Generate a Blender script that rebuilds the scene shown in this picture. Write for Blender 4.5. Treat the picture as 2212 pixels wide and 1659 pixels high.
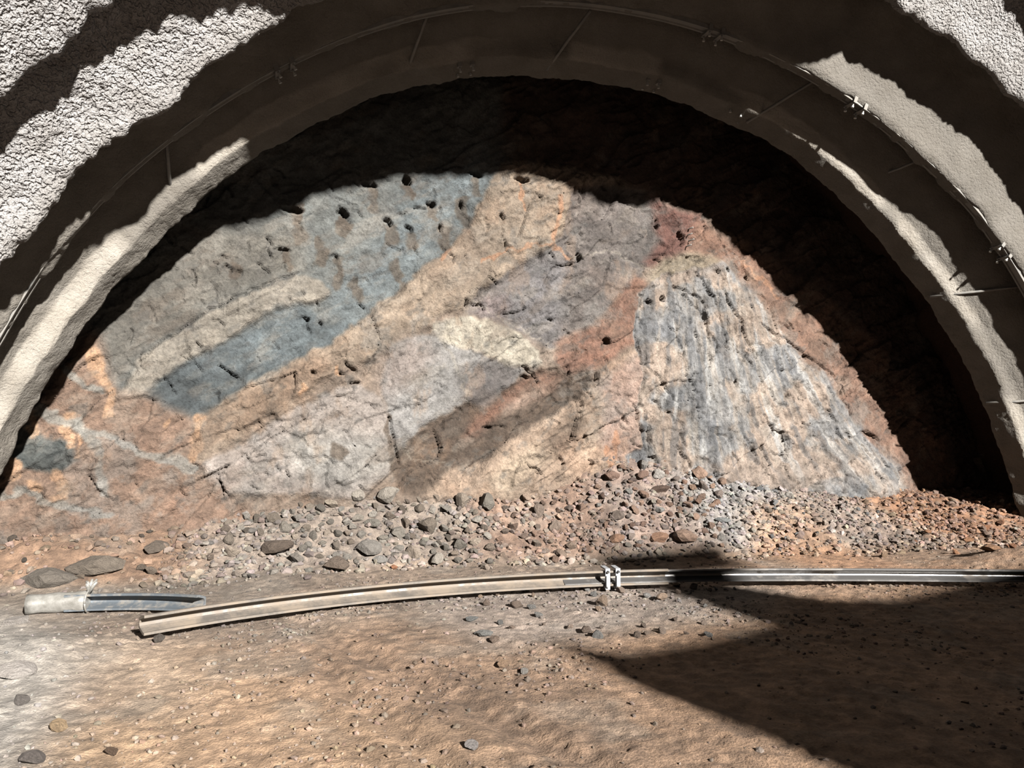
import bpy, math, random
import numpy as np
from mathutils import Vector, Matrix

# ------------------------------------------------------------------ scene, camera, light
for o in list(bpy.data.objects):
    bpy.data.objects.remove(o)
scene = bpy.context.scene
COL = scene.collection
random.seed(7)
RNG = np.random.default_rng(11)

F_PX = 1661.0
YAW, PITCH = 0.311, 0.0502
CAM = np.array([-3.66, 0.0, 1.5])
cam_data = bpy.data.cameras.new('camera')
cam_data.sensor_width = 36.0
cam_data.lens = F_PX / 2212.0 * 36.0
cam_data.clip_start = 0.05
cam = bpy.data.objects.new('camera', cam_data)
COL.objects.link(cam)
cam.location = CAM
cam.rotation_euler = (math.pi / 2 + PITCH, 0, -YAW)
scene.camera = cam

world = bpy.data.worlds.new('sky')
scene.world = world
world.use_nodes = True
bg = world.node_tree.nodes['Background']
bg.inputs[0].default_value = (0.62, 0.74, 1.0, 1)
bg.inputs[1].default_value = 0.04

SUN_DIR = np.array([-0.31, 1.0, -0.50])
sun_data = bpy.data.lights.new('sun', 'SUN')
sun_data.energy = 25.0
sun_data.angle = math.radians(1.5)
sun_data.color = (1.0, 0.975, 0.94)
sun = bpy.data.objects.new('sun', sun_data)
COL.objects.link(sun)
sun.location = (4, -8, 12)
sun.rotation_euler = Vector(SUN_DIR).to_track_quat('-Z', 'Y').to_euler()

scene.cycles.diffuse_bounces = 1
scene.cycles.max_bounces = 4
scene.view_settings.view_transform = 'Standard'
scene.view_settings.look = 'None'
scene.view_settings.exposure = 0.0
scene.view_settings.gamma = 1.0
scene.view_settings.use_curve_mapping = False

# ------------------------------------------------------------------ camera rays -> places
def cam_axes():
    cy, sy, cp, sp = math.cos(YAW), math.sin(YAW), math.cos(PITCH), math.sin(PITCH)
    fw = np.array([sy * cp, cy * cp, sp]); rt = np.array([cy, -sy, 0.0])
    return np.array([rt, np.cross(rt, fw), fw])
AX = cam_axes()
def rays(P):
    P = np.asarray(P, float).reshape(-1, 2)
    return np.stack([(P[:, 0] - 1106) / F_PX, -(P[:, 1] - 829.5) / F_PX, np.ones(len(P))], 1) @ AX
FACE_D, FACE_L, FACE_R, FACE_Z = 8.90, .06, .02, .05      # the heading: nearer on the left, leaning back a little
def face_y(x, z): return FACE_D + np.where(x < 0, FACE_L, FACE_R) * x + FACE_Z * z
def on_face(P):
    d = rays(P)
    def meet(k):
        n = np.array([-k, 1.0, -FACE_Z]); return CAM + d * ((FACE_D - CAM @ n) / (d @ n))[:, None]
    a, b = meet(FACE_L), meet(FACE_R)
    return np.where(a[:, :1] < 0, a, b)
def on_plane_z(P, z=0.0):
    d = rays(P); t = (z - CAM[2]) / d[:, 2]
    return CAM + d * t[:, None]
def on_plane_y(P, y):
    d = rays(P); t = (y - CAM[1]) / d[:, 1]
    return CAM + d * t[:, None]

# ------------------------------------------------------------------ numpy noise
def _hash(ix, iy, iz, seed):
    h = (ix.astype(np.uint32) * np.uint32(374761393) + iy.astype(np.uint32) * np.uint32(668265263)
         + iz.astype(np.uint32) * np.uint32(2147483647) + np.uint32((seed * 362437 + 12345) & 0xffffffff))
    h = (h ^ (h >> np.uint32(13))) * np.uint32(1274126177)
    h = (h ^ (h >> np.uint32(15))) * np.uint32(2246822519)
    return ((h ^ (h >> np.uint32(16))) & np.uint32(0xffffff)).astype(np.float64) / 0xffffff
def vnoise(x, y, z=None, seed=0):
    """smooth value noise in -1..1"""
    if z is None:
        z = np.zeros_like(x)
    xi, yi, zi = np.floor(x), np.floor(y), np.floor(z)
    fx, fy, fz = x - xi, y - yi, z - zi
    xi, yi, zi = xi.astype(np.int64), yi.astype(np.int64), zi.astype(np.int64)
    u, v, w = [f * f * f * (f * (f * 6 - 15) + 10) for f in (fx, fy, fz)]
    def c(a, b, d): return _hash(xi + a, yi + b, zi + d, seed)
    l = lambda a, b, t: a + (b - a) * t
    return 2 * l(l(l(c(0,0,0), c(1,0,0), u), l(c(0,1,0), c(1,1,0), u), v),
                 l(l(c(0,0,1), c(1,0,1), u), l(c(0,1,1), c(1,1,1), u), v), w) - 1
def fbm(x, y, z=None, seed=0, oct=4, gain=.5):
    if z is None: z = np.zeros_like(x)
    s = 0; a = 1.0; t = 0
    for k in range(oct):
        s = s + a * vnoise(x * 2.03 ** k + 17.3 * k, y * 2.03 ** k - 9.1 * k, z * 2.03 ** k + 3.7 * k, seed + k); t += a; a *= gain
    return s / t
def cells(u, v, seed=0, jit=.8):
    """jittered cells: distance to nearest, to 2nd, cell random values (4), local offset"""
    iu, iv = np.floor(u).astype(np.int64), np.floor(v).astype(np.int64)
    b1 = np.full(u.shape, 1e9); b2 = b1.copy(); cu = np.zeros_like(iu); cv = np.zeros_like(iv)
    lu = np.zeros_like(u); lv = np.zeros_like(u)
    zz = np.zeros_like(iu)
    for a in (-1, 0, 1):
        for b in (-1, 0, 1):
            ku, kv = iu + a, iv + b
            pu = ku + .5 + jit * (_hash(ku, kv, zz, seed) - .5); pv = kv + .5 + jit * (_hash(ku, kv, zz, seed + 50) - .5)
            du, dv = u - pu, v - pv; d = du * du + dv * dv
            m = d < b1
            b2 = np.where(m, b1, np.minimum(b2, d)); b1 = np.where(m, d, b1)
            cu = np.where(m, ku, cu); cv = np.where(m, kv, cv); lu = np.where(m, du, lu); lv = np.where(m, dv, lv)
    r = [_hash(cu, cv, zz, seed + 100 + k) for k in range(4)]
    return np.sqrt(b1), np.sqrt(b2), r, lu, lv
def blur(A, n, it=2):
    for _ in range(it):
        for ax in (0, 1):
            P = np.pad(A, [(n + 1, n) if k == ax else (0, 0) for k in (0, 1)], mode='edge')
            c = np.cumsum(P, axis=ax)
            A = (np.take(c, range(2 * n + 1, c.shape[ax]), ax) - np.take(c, range(0, c.shape[ax] - 2 * n - 1), ax)) / (2 * n + 1)
    return A
def inside(px, py, poly):
    m = np.zeros(px.shape, bool); n = len(poly); j = n - 1
    for i in range(n):
        xi, yi = poly[i]; xj, yj = poly[j]
        if yi != yj:
            m ^= ((yi > py) != (yj > py)) & (px < (xj - xi) * (py - yi) / (yj - yi) + xi)
        j = i
    return m
def seg_dist(px, py, pts):
    d = np.full(px.shape, 1e9)
    for (ax, ay), (bx, by) in zip(pts[:-1], pts[1:]):
        vx, vy = bx - ax, by - ay
        t = np.clip(((px - ax) * vx + (py - ay) * vy) / (vx * vx + vy * vy + 1e-12), 0, 1)
        d = np.minimum(d, np.hypot(px - ax - t * vx, py - ay - t * vy))
    return d
def sst(a, b, x):
    t = np.clip((x - a) / (b - a), 0, 1); return t * t * (3 - 2 * t)
def lin(c):
    c = np.asarray(c, float) / 255.0
    return np.where(c <= .04045, c / 12.92, ((c + .055) / 1.055) ** 2.4)

# ------------------------------------------------------------------ mesh helpers
def grid_mesh(name, V, nu, nv, flip=False, smooth=True, col=None):
    """V: (nu*nv,3) row-major"""
    i, j = np.meshgrid(np.arange(nu - 1), np.arange(nv - 1), indexing='ij')
    a = (i * nv + j).ravel(); q = np.stack([a, a + nv, a + nv + 1, a + 1], 1)
    if flip: q = q[:, ::-1]
    return raw_mesh(name, V, q, smooth, col)
def raw_mesh(name, V, Q, smooth=False, col=None):
    me = bpy.data.meshes.new(name)
    V = np.ascontiguousarray(V, np.float32); Q = np.ascontiguousarray(Q, np.int32); k = Q.shape[1]
    me.vertices.add(len(V)); me.vertices.foreach_set('co', V.ravel())
    me.loops.add(Q.size); me.loops.foreach_set('vertex_index', Q.ravel())
    me.polygons.add(len(Q)); me.polygons.foreach_set('loop_start', np.arange(0, Q.size, k, dtype=np.int32))
    me.polygons.foreach_set('loop_total', np.full(len(Q), k, np.int32))
    me.polygons.foreach_set('use_smooth', np.full(len(Q), smooth, bool))
    if col is not None:
        at = me.color_attributes.new('tint', 'FLOAT_COLOR', 'POINT')
        c = np.ones((len(V), 4), np.float32); c[:, :3] = col
        at.data.foreach_set('color', c.ravel())
    me.update(calc_edges=True); me.validate()
    return me
class MB:
    def __init__(s): s.v = []; s.f = []; s.sm = []
    def add(s, v, f, smooth=False):
        n = len(s.v); s.v += [tuple(map(float, p)) for p in v]; s.f += [tuple(i + n for i in q) for q in f]; s.sm += [smooth] * len(f)
    def box(s, c, h, R=None):
        pts = [Vector((x * h[0], y * h[1], z * h[2])) for x in (-1, 1) for y in (-1, 1) for z in (-1, 1)]
        if R is not None: pts = [R @ p for p in pts]
        s.add([p + Vector(c) for p in pts], [(0,1,3,2),(4,6,7,5),(0,4,5,1),(2,3,7,6),(0,2,6,4),(1,5,7,3)])
    def tube(s, pts, r, n=8, caps=True, smooth=True):
        pts = [Vector(p) for p in pts]; R = r if hasattr(r, '__len__') else [r] * len(pts)
        v = []; f = []
        for k, p in enumerate(pts):
            t = (pts[min(k + 1, len(pts) - 1)] - pts[max(k - 1, 0)]).normalized()
            a = t.orthogonal().normalized() if k == 0 else (pa - t * pa.dot(t)).normalized()
            pa = a; b = t.cross(a)
            v += [p + (a * math.cos(2 * math.pi * i / n) + b * math.sin(2 * math.pi * i / n)) * R[k] for i in range(n)]
        for k in range(len(pts) - 1):
            for i in range(n): f.append((k * n + i, k * n + (i + 1) % n, (k + 1) * n + (i + 1) % n, (k + 1) * n + i))
        s.add(v, f, smooth)
        if caps: s.add(v[:n], [tuple(range(n))[::-1]]); s.add(v[-n:], [tuple(range(n))])
    def sweep(s, frames, prof, closed_prof=True, smooth=False):
        """frames: list of (origin, u_axis, v_axis); prof: list of (u,v)"""
        n = len(prof); v = []; f = []
        for o, u, w in frames: v += [o + u * a + w * b for a, b in prof]
        m = n if closed_prof else n - 1
        for k in range(len(frames) - 1):
            for i in range(m):
                j = (i + 1) % n; f.append((k * n + i, k * n + j, (k + 1) * n + j, (k + 1) * n + i))
        s.add(v, f, smooth)
        if closed_prof: s.add(v[:n], [tuple(range(n))[::-1]]); s.add(v[-n:], [tuple(range(n))])
    def build(s, name, mat, parent=None, loc=None):
        me = bpy.data.meshes.new(name); me.from_pydata(s.v, [], s.f); me.update()
        me.polygons.foreach_set('use_smooth', s.sm)
        import bmesh
        bm = bmesh.new(); bm.from_mesh(me); bmesh.ops.remove_doubles(bm, verts=bm.verts, dist=1e-6)
        bmesh.ops.recalc_face_normals(bm, faces=bm.faces); bm.to_mesh(me); bm.free()
        return link(name, me, mat, parent)
def link(name, me, mat, parent=None):
    if mat is not None and not me.materials: me.materials.append(mat)
    o = bpy.data.objects.new(name, me); COL.objects.link(o)
    if parent is not None: o.parent = parent
    return o
def tag(o, label=None, cat=None, group=None, kind=None):
    if label: o['label'] = label
    if cat: o['category'] = cat
    if group: o['group'] = group
    if kind: o['kind'] = kind
    return o
def empty(name, loc=(0, 0, 0)):
    o = bpy.data.objects.new(name, None); COL.objects.link(o); o.location = loc; return o
def rebase(root, kids):
    """kids were built in world space; keep them there under an Empty at the thing's base"""
    for k in kids:
        k.parent = root; k.matrix_parent_inverse = Matrix.Translation(root.location).inverted()

# ------------------------------------------------------------------ materials
def mat_new(name):
    m = bpy.data.materials.new(name); m.use_nodes = True
    nt = m.node_tree; b = nt.nodes['Principled BSDF']
    b.inputs['Roughness'].default_value = .92
    b.inputs['Specular IOR Level'].default_value = .25
    return m, nt, b
def node(nt, t, **kw):
    n = nt.nodes.new(t)
    for k, v in kw.items():
        if k in n.inputs: n.inputs[k].default_value = v
        else: setattr(n, k, v)
    return n
def noise_node(nt, scale, detail=6, rough=.6, vec=None, typ='ShaderNodeTexNoise'):
    n = nt.nodes.new(typ); n.inputs['Scale'].default_value = scale
    if 'Detail' in n.inputs: n.inputs['Detail'].default_value = detail
    if 'Roughness' in n.inputs: n.inputs['Roughness'].default_value = rough
    if vec is not None: nt.links.new(vec, n.inputs['Vector'])
    return n
def ramp(nt, src, stops):
    r = nt.nodes.new('ShaderNodeValToRGB'); e = r.color_ramp.elements
    e[0].position, e[0].color = stops[0][0], (*stops[0][1], 1)
    e[1].position, e[1].color = stops[-1][0], (*stops[-1][1], 1)
    for p, c in stops[1:-1]:
        k = e.new(p); k.color = (*c, 1)
    nt.links.new(src, r.inputs[0]); return r
def mix(nt, a, b, fac=1.0, mode='MULTIPLY'):
    m = nt.nodes.new('ShaderNodeMix'); m.data_type = 'RGBA'; m.blend_type = mode
    if isinstance(fac, float) or isinstance(fac, int): m.inputs[0].default_value = fac
    else: nt.links.new(fac, m.inputs[0])
    for k, s in ((6, a), (7, b)):
        if isinstance(s, tuple): m.inputs[k].default_value = (*s, 1)
        else: nt.links.new(s, m.inputs[k])
    return m.outputs[2]
def bump_chain(nt, b, items):
    """sum of (height, strength, distance) into one bump, heights in metres"""
    tot = None
    for src, strength, dist in items:
        m = nt.nodes.new('ShaderNodeMath'); m.operation = 'MULTIPLY_ADD'; nt.links.new(src, m.inputs[0]); m.inputs[1].default_value = strength * dist
        if tot is None: m.inputs[2].default_value = 0
        else: nt.links.new(tot, m.inputs[2])
        tot = m.outputs[0]
    n = nt.nodes.new('ShaderNodeBump'); n.inputs['Strength'].default_value = 1.0; n.inputs['Distance'].default_value = 1.0
    nt.links.new(tot, n.inputs['Height']); nt.links.new(n.outputs[0], b.inputs['Normal'])

def attr_material(name, fine=60, bump=.6, dist=.012, lo=.78, hi=1.18, pebbles=0):
    m, nt, b = mat_new(name)
    at = node(nt, 'ShaderNodeAttribute', attribute_name='tint')
    tc = node(nt, 'ShaderNodeTexCoord').outputs['Object']
    n1 = noise_node(nt, fine, 4, .65, tc); n2 = noise_node(nt, fine * .16, 3, .6, tc)
    r1 = ramp(nt, n1.outputs[0], [(.3, (lo,) * 3), (.7, (hi,) * 3)])
    r2 = ramp(nt, n2.outputs[0], [(.3, (.86, .84, .82)), (.7, (1.1, 1.1, 1.1))])
    c = mix(nt, at.outputs['Color'], r1.outputs[0]); c = mix(nt, c, r2.outputs[0])
    items = [(n2.outputs[0], bump * .6, dist * 3), (n1.outputs[0], bump, dist)]
    if pebbles:
        for sc, st, ds in ((pebbles, .8, .013),):
            v = noise_node(nt, sc, vec=tc, typ='ShaderNodeTexVoronoi'); v.voronoi_dimensions = '2D'
            vb = ramp(nt, v.outputs['Distance'], [(.15, (1, 1, 1)), (.6, (0, 0, 0))])
            gr = ramp(nt, n2.outputs[0], [(.42, (0, 0, 0)), (.60, (1, 1, 1))])
            mu = node(nt, 'ShaderNodeMath', operation='MULTIPLY'); nt.links.new(vb.outputs[0], mu.inputs[0]); nt.links.new(gr.outputs[0], mu.inputs[1])
            items.insert(0, (mu.outputs[0], st, ds))
            hs = node(nt, 'ShaderNodeSeparateColor'); nt.links.new(v.outputs['Color'], hs.inputs[0])
            pc = ramp(nt, hs.outputs[0], [(.1, (.74, .74, .76)), (.9, (1.28, 1.26, 1.22))])
            c = mix(nt, c, mix(nt, c, pc.outputs[0]), gr.outputs[0], 'MIX')
    nt.links.new(c, b.inputs['Base Color'])
    bump_chain(nt, b, items)
    return m
M = {}
M['face'] = attr_material('rock_face', 38, .95, .018, .68, 1.26)
M['ground'] = attr_material('dirt', 70, .8, .012, .76, 1.2, 30)
M['gravel'] = attr_material('gravel', 60, .4, .006, .85, 1.12)

def shotcrete():
    m, nt, b = mat_new('shotcrete')
    at = node(nt, 'ShaderNodeAttribute', attribute_name='tint')
    tc = node(nt, 'ShaderNodeTexCoord').outputs['Object']
    big = noise_node(nt, 3.5, 5, .6, tc); grain = noise_node(nt, 24, 3, .65, tc); fine = noise_node(nt, 90, 3, .6, tc)
    c = mix(nt, at.outputs['Color'], ramp(nt, big.outputs[0], [(.3, (.84, .82, .79)), (.7, (1.06, 1.06, 1.06))]).outputs[0])
    c = mix(nt, c, ramp(nt, fine.outputs[0], [(.3, (.85, .85, .85)), (.65, (1.08, 1.08, 1.08))]).outputs[0])
    nt.links.new(c, b.inputs['Base Color'])
    sep = node(nt, 'ShaderNodeSeparateXYZ'); nt.links.new(tc, sep.inputs[0])
    mr = node(nt, 'ShaderNodeMapRange'); mr.inputs[1].default_value = 6.2; mr.inputs[2].default_value = 6.7; mr.inputs[3].default_value = 1.0; mr.inputs[4].default_value = .12
    nt.links.new(sep.outputs[1], mr.inputs[0])
    vor = noise_node(nt, 33, 1, .5, tc)
    pit = ramp(nt, vor.outputs[0], [(.36, (0, 0, 0)), (.54, (1, 1, 1))])
    mul = node(nt, 'ShaderNodeMath', operation='MULTIPLY'); nt.links.new(pit.outputs[0], mul.inputs[0]); nt.links.new(mr.outputs[0], mul.inputs[1])
    g2 = node(nt, 'ShaderNodeMath', operation='MULTIPLY'); nt.links.new(grain.outputs[0], g2.inputs[0]); nt.links.new(mr.outputs[0], g2.inputs[1])
    bump_chain(nt, b, [(g2.outputs[0], 1.0, .05), (mul.outputs[0], 1.0, .026), (fine.outputs[0], .7, .010)])
    return m
M['shotcrete'] = shotcrete()

def metal(name, col, rough, metallic, dust=(.3, .22, .15), amount=.5, scale=9):
    m, nt, b = mat_new(name)
    tc = node(nt, 'ShaderNodeTexCoord').outputs['Object']
    n = noise_node(nt, scale, 7, .7, tc)
    r = ramp(nt, n.outputs[0], [(.5 - amount * .35, (1, 1, 1)), (.78 - amount * .35, (0, 0, 0))])
    inv = ramp(nt, n.outputs[0], [(.62 - amount * .3, (0, 0, 0)), (.85 - amount * .3, (1, 1, 1))])
    c = mix(nt, col, dust, inv.outputs[0], 'MIX'); nt.links.new(c, b.inputs['Base Color'])
    mr = node(nt, 'ShaderNodeMapRange'); mr.inputs[3].default_value = rough; mr.inputs[4].default_value = .9
    nt.links.new(inv.outputs[0], mr.inputs[0]); nt.links.new(mr.outputs[0], b.inputs['Roughness'])
    mm = node(nt, 'ShaderNodeMapRange'); mm.inputs[3].default_value = metallic; mm.inputs[4].default_value = 0
    nt.links.new(inv.outputs[0], mm.inputs[0]); nt.links.new(mm.outputs[0], b.inputs['Metallic'])
    f = noise_node(nt, 120, 4, .6, tc); bump_chain(nt, b, [(f.outputs[0], .15, .003)])
    return m
M['dusty_steel'] = metal('dusty_steel', (0.088, 0.078, 0.068), .45, .35, (0.116, 0.093, 0.071), .8, 5)
M['bare_steel'] = metal('bare_steel', (.15, .145, .14), .34, .75, (.11, .09, .07), .4, 4)
M['rib_steel'] = metal('cement_spattered_steel', (0.095, 0.092, 0.085), .45, .35, (0.129, 0.119, 0.105), .8, 10)
M['zinc'] = metal('galvanised_steel', (0.184, 0.190, 0.197), .5, .2, (0.136, 0.136, 0.133), .25, 14)
M['blue_steel'] = metal('mill_scale_steel', (0.088, 0.099, 0.109), .4, .45, (0.129, 0.109, 0.085), .5, 8)
M['bolt'] = metal('bolt_head_steel', (0.231, 0.224, 0.204), .4, .3, (0.136, 0.122, 0.102), .3, 20)
M['paint'] = metal('machine_paint', (0.374, 0.224, 0.020), .5, 0., (0.204, 0.150, 0.102), .3, 3)
M['rubber'] = metal('track_rubber', (0.020, 0.020, 0.020), .8, 0., (0.136, 0.102, 0.068), .4, 6)
def plastic():
    m, nt, b = mat_new('white_plastic_wrap')
    tc = node(nt, 'ShaderNodeTexCoord').outputs['Object']
    n = noise_node(nt, 22, 5, .6, tc)
    c = ramp(nt, n.outputs[0], [(.35, (.095, .09, .08)), (.65, (.14, .134, .122))]); nt.links.new(c.outputs[0], b.inputs['Base Color'])
    b.inputs['Roughness'].default_value = .35; b.inputs['Specular IOR Level'].default_value = .5
    bump_chain(nt, b, [(n.outputs[0], .5, .01)]); return m
M['plastic'] = plastic()
def stone():
    m, nt, b = mat_new('stone')
    oi = node(nt, 'ShaderNodeObjectInfo'); tc = node(nt, 'ShaderNodeTexCoord').outputs['Object']
    n = noise_node(nt, 5, 7, .7, tc); f = noise_node(nt, 30, 5, .6, tc)
    c = mix(nt, oi.outputs['Color'], ramp(nt, n.outputs[0], [(.3, (.78, .76, .74)), (.7, (1.18, 1.18, 1.18))]).outputs[0])
    nt.links.new(c, b.inputs['Base Color']); bump_chain(nt, b, [(n.outputs[0], .5, .15), (f.outputs[0], .4, .03)]); return m
M['stone'] = stone()

# ------------------------------------------------------------------ tunnel lining
CZ, RA, RB = -2.17, 6.6, 6.6 * 1.157
def ring_pt(th, n, s):
    return np.stack([RA * n * np.cos(th), s + 0 * th, CZ + RB * n * np.sin(th)], -1)
# far edge of each sprayed rib: depth s, how far it stands off (n) by angle, plateau width, recess behind it, flank power
LIPS = [
    (3.6, [(0, 1.85), (60, 1.85), (75, 1.66), (90, 1.45), (105, 1.36), (125, 1.33), (160, 1.26), (180, 1.25)], .02, .02, 1.0),
    (5.75, [(0, 1.29), (62, 1.29), (66, 1.26), (69, 1.19), (73, 1.14), (78, 1.122), (87, 1.105), (94, 1.099), (100, 1.093), (106, 1.080), (112, 1.064), (116, 1.078), (120, 1.102), (125, 1.115), (137, 1.112), (160, 1.10), (180, 1.10)], .05, .022, 1.0),
    (6.50, [(0, 1.17), (40, 1.185), (53, 1.188), (58, 1.174), (62, 1.168), (65, 1.160), (68, 1.150), (70, 1.160), (74, 1.125), (78, 1.092), (82, 1.070), (87, 1.060), (95, 1.057), (103, 1.057), (111, 1.058), (114, 1.062), (119, 1.072), (121, 1.060), (130, 1.052), (135, 1.064), (137, 1.058), (142, 1.046), (160, 1.042), (180, 1.042)], .06, .030, 2.0),
    (7.28, [(0, 1.075), (35, 1.085), (49, 1.086), (57, 1.072), (65, 1.064), (75, 1.056), (90, 1.053), (110, 1.056), (125, 1.054), (135, 1.053), (141, 1.048), (147, 1.036), (160, 1.03), (180, 1.03)], .14, .048, 2.6),
    (8.0, [(0, 1.0), (35, .995), (55, .993), (70, 1.0), (85, .993), (100, 1.002), (113, 1.008), (135, 1.002), (150, .992), (165, .985), (180, .98)], .02, .07, 2.4),
]
def lip_n(k, th):
    t, n = zip(*LIPS[k][1]); return np.interp(np.degrees(th), t, n)
def profile(k, S, th):
    """n at depth S inside the bay that runs from rib k to rib k+1"""
    s0 = LIPS[k][0]; s1 = LIPS[k + 1][0] - LIPS[k + 1][2]
    n0, n1 = lip_n(k, th), lip_n(k + 1, th); dep = LIPS[k][3]
    u = np.clip((S - s0 - .05) / (s1 - s0 - .05), 0, 1)
    m = n0 + dep + (n1 - n0 - dep) * u ** LIPS[k + 1][4]
    st = sst(0, .05, S - s0)
    if k == 3:
        p = ring_pt(th, n1, S); j = .05 * fbm(p[..., 0] * 1.6, np.zeros(th.shape), p[..., 2] * 1.6, 91, 4, .6)
        v = np.clip((S - s0) / (s1 - s0), 0, 1) + j; top = n0 + dep - n1
        a = top + (.036 - top) * np.clip(v / .60, 0, 1) ** .8
        m = n1 + np.where(v < .60, a, np.where(v < .655, .036 - .022 * (v - .60) / .055, .014 * np.clip(1 - (v - .655) / .345, 0, 1)))
    return n0 + (m - n0) * st
def lining_grid(th):
    cols = [np.arange(2.6, 3.6, .25)]
    TH, out_s, out_n = None, [], []
    for s in np.arange(2.4, 3.6, .2): out_s.append(s); out_n.append(lip_n(0, th) + (3.6 - s) * .09)
    for k in range(len(LIPS) - 1):
        a, b = LIPS[k][0], LIPS[k + 1][0]; step = .05 if k == 0 else .021
        ss = np.concatenate([[a, a + .012, a + .024, a + .036], np.arange(a + .05, b, step)])
        for s in ss: out_s.append(s); out_n.append(profile(k, np.full(th.shape, s), th))
    n1 = lip_n(4, th)
    for d, e in ((0, 0), (.012, .004), (.03, .02), (.05, .045), (.08, .065)): out_s.append(8.0 + d); out_n.append(n1 + e)
    return np.array(out_s), np.array(out_n)
def lining(name, th0, th1, label):
    nth = int(abs(th1 - th0) * 7.2 / .026)
    th = np.linspace(th0, th1, nth); S, N = lining_grid(th)
    TH = np.broadcast_to(th, N.shape); SS = np.broadcast_to(S[:, None], N.shape)
    P = ring_pt(TH, N, SS); X, Y, Z = P[..., 0], P[..., 1], P[..., 2]
    d = .060 * fbm(X * 1.3, Y * 1.3, Z * 1.3, 3, 3) + .035 * fbm(X * 4.2, Y * 4.2, Z * 4.2, 9, 3)
    near = sst(6.9, 6.4, SS)
    g = vnoise(X * 21, Y * 21, Z * 21, 23); d = d + (.006 + .014 * near) * g + (.004 + .004 * near) * vnoise(X * 40, Y * 40, Z * 40, 29)
    # ragged rib edges
    for k in range(1, 5):
        e = np.exp(-((SS - LIPS[k][0] + .03) / .07) ** 2)
        d = d + e * (.045 * fbm(X * 5, np.full(X.shape, k * 7.1), Z * 5, 31 + k, 4, .65))
    d = d * sst(2.2, 4.5, SS) * np.where(SS > 7.3, .75, 1)
    R = np.stack([RA * np.cos(TH), 0 * TH, RB * np.sin(TH)], -1); R /= np.linalg.norm(R, axis=-1, keepdims=True)
    P = P + R * d[..., None]
    P[..., 1] += (.03 * fbm(X * 3, Y * .1, Z * 3, 77, 3)) * sst(4.5, 5.7, SS)
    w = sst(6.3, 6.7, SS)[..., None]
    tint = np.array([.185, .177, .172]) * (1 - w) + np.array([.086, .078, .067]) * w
    # cement tint lightened along the innermost rib's step to look more sunlit
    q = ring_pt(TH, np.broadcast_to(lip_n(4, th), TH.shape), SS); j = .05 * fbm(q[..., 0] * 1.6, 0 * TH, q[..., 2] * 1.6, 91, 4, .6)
    v = (SS - 7.28) / .70 + j; lit_step = sst(.57, .605, v) * sst(.70, .66, v) * sst(-.25, .15, fbm(X * .9, Y * 0, Z * .9, 93, 3)) * (SS > 7.4)
    tint = tint * (1 + .9 * lit_step)[..., None]
    tint = tint * (1 + .10 * fbm(X * 2.5, Y * 2.5, Z * 2.5, 41, 3))[..., None]
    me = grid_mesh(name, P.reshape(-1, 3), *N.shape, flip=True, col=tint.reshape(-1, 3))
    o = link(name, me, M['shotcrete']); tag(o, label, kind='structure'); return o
R_ = math.radians
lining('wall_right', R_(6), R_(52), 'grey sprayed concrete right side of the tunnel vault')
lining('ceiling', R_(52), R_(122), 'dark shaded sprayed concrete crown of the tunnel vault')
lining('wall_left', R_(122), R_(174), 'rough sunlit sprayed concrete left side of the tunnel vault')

# bare rock rim between the innermost rib and the heading
th = np.linspace(R_(4), R_(176), 420); S = np.arange(8.05, 10.3, .05)
TH, SS = np.meshgrid(th, S); N = 1.065 + .05 * sst(8.05, 8.5, SS)
P = ring_pt(TH, N, SS); X, Y, Z = P[..., 0], P[..., 1], P[..., 2]
f1, f2, rr, lu, lv = cells(TH * 9, SS * 1.6, 5)
dd = .10 * (rr[0] - .5) + .10 * fbm(X * 2, Y * 2, Z * 2, 51, 4)
R = np.stack([np.cos(TH), 0 * TH, np.sin(TH)], -1); P = P + R * (dd * sst(8.05, 8.25, SS))[..., None]
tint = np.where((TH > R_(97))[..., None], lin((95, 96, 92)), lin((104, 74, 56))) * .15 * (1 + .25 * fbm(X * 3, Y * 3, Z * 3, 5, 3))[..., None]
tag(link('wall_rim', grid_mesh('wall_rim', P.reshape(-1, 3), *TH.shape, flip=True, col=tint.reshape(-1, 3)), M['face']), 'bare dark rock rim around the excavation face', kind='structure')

# ------------------------------------------------------------------ the excavation face
DX = .0165
xs = np.arange(-7.4, 8.1, DX); zs = np.arange(-.3, 6.3, DX)
Xf, Zf = np.meshgrid(xs, zs, indexing='ij')
def fpoly(P): return [(p[0], p[2]) for p in on_face(P)]
wx = Xf + .085 * fbm(Xf * 2.4, Zf * 2.4, seed=61, oct=5, gain=.62) + .02 * vnoise(Xf * 16, Zf * 16, seed=62)
wz = Zf + .085 * fbm(Xf * 2.4, Zf * 2.4, seed=63, oct=5, gain=.62) + .02 * vnoise(Xf * 16, Zf * 16, seed=64)
# bedding coordinates: beds climb to the right
ca, sa = math.cos(R_(31)), math.sin(R_(31))
U = Xf * ca + Zf * sa; Vb = -Xf * sa + Zf * ca
Cf = np.zeros(Xf.shape + (3,)) + np.array((150, 128, 108.))
OFF = np.zeros(Xf.shape)
MASK = {}
def region(name, rgb, P, soft=1, off=0.0, offblur=3, alpha=1.0, warp=True):
    m = inside(wx if warp else Xf, wz if warp else Zf, fpoly(P)).astype(float)
    ms = blur(m, soft, 1) if soft else m
    global Cf, OFF
    Cf = Cf * (1 - alpha * ms[..., None]) + np.array(rgb, float) * alpha * ms[..., None]
    if off: OFF = OFF + off * (blur(m, offblur, 2) if offblur else m)
    MASK[name] = ms
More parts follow.
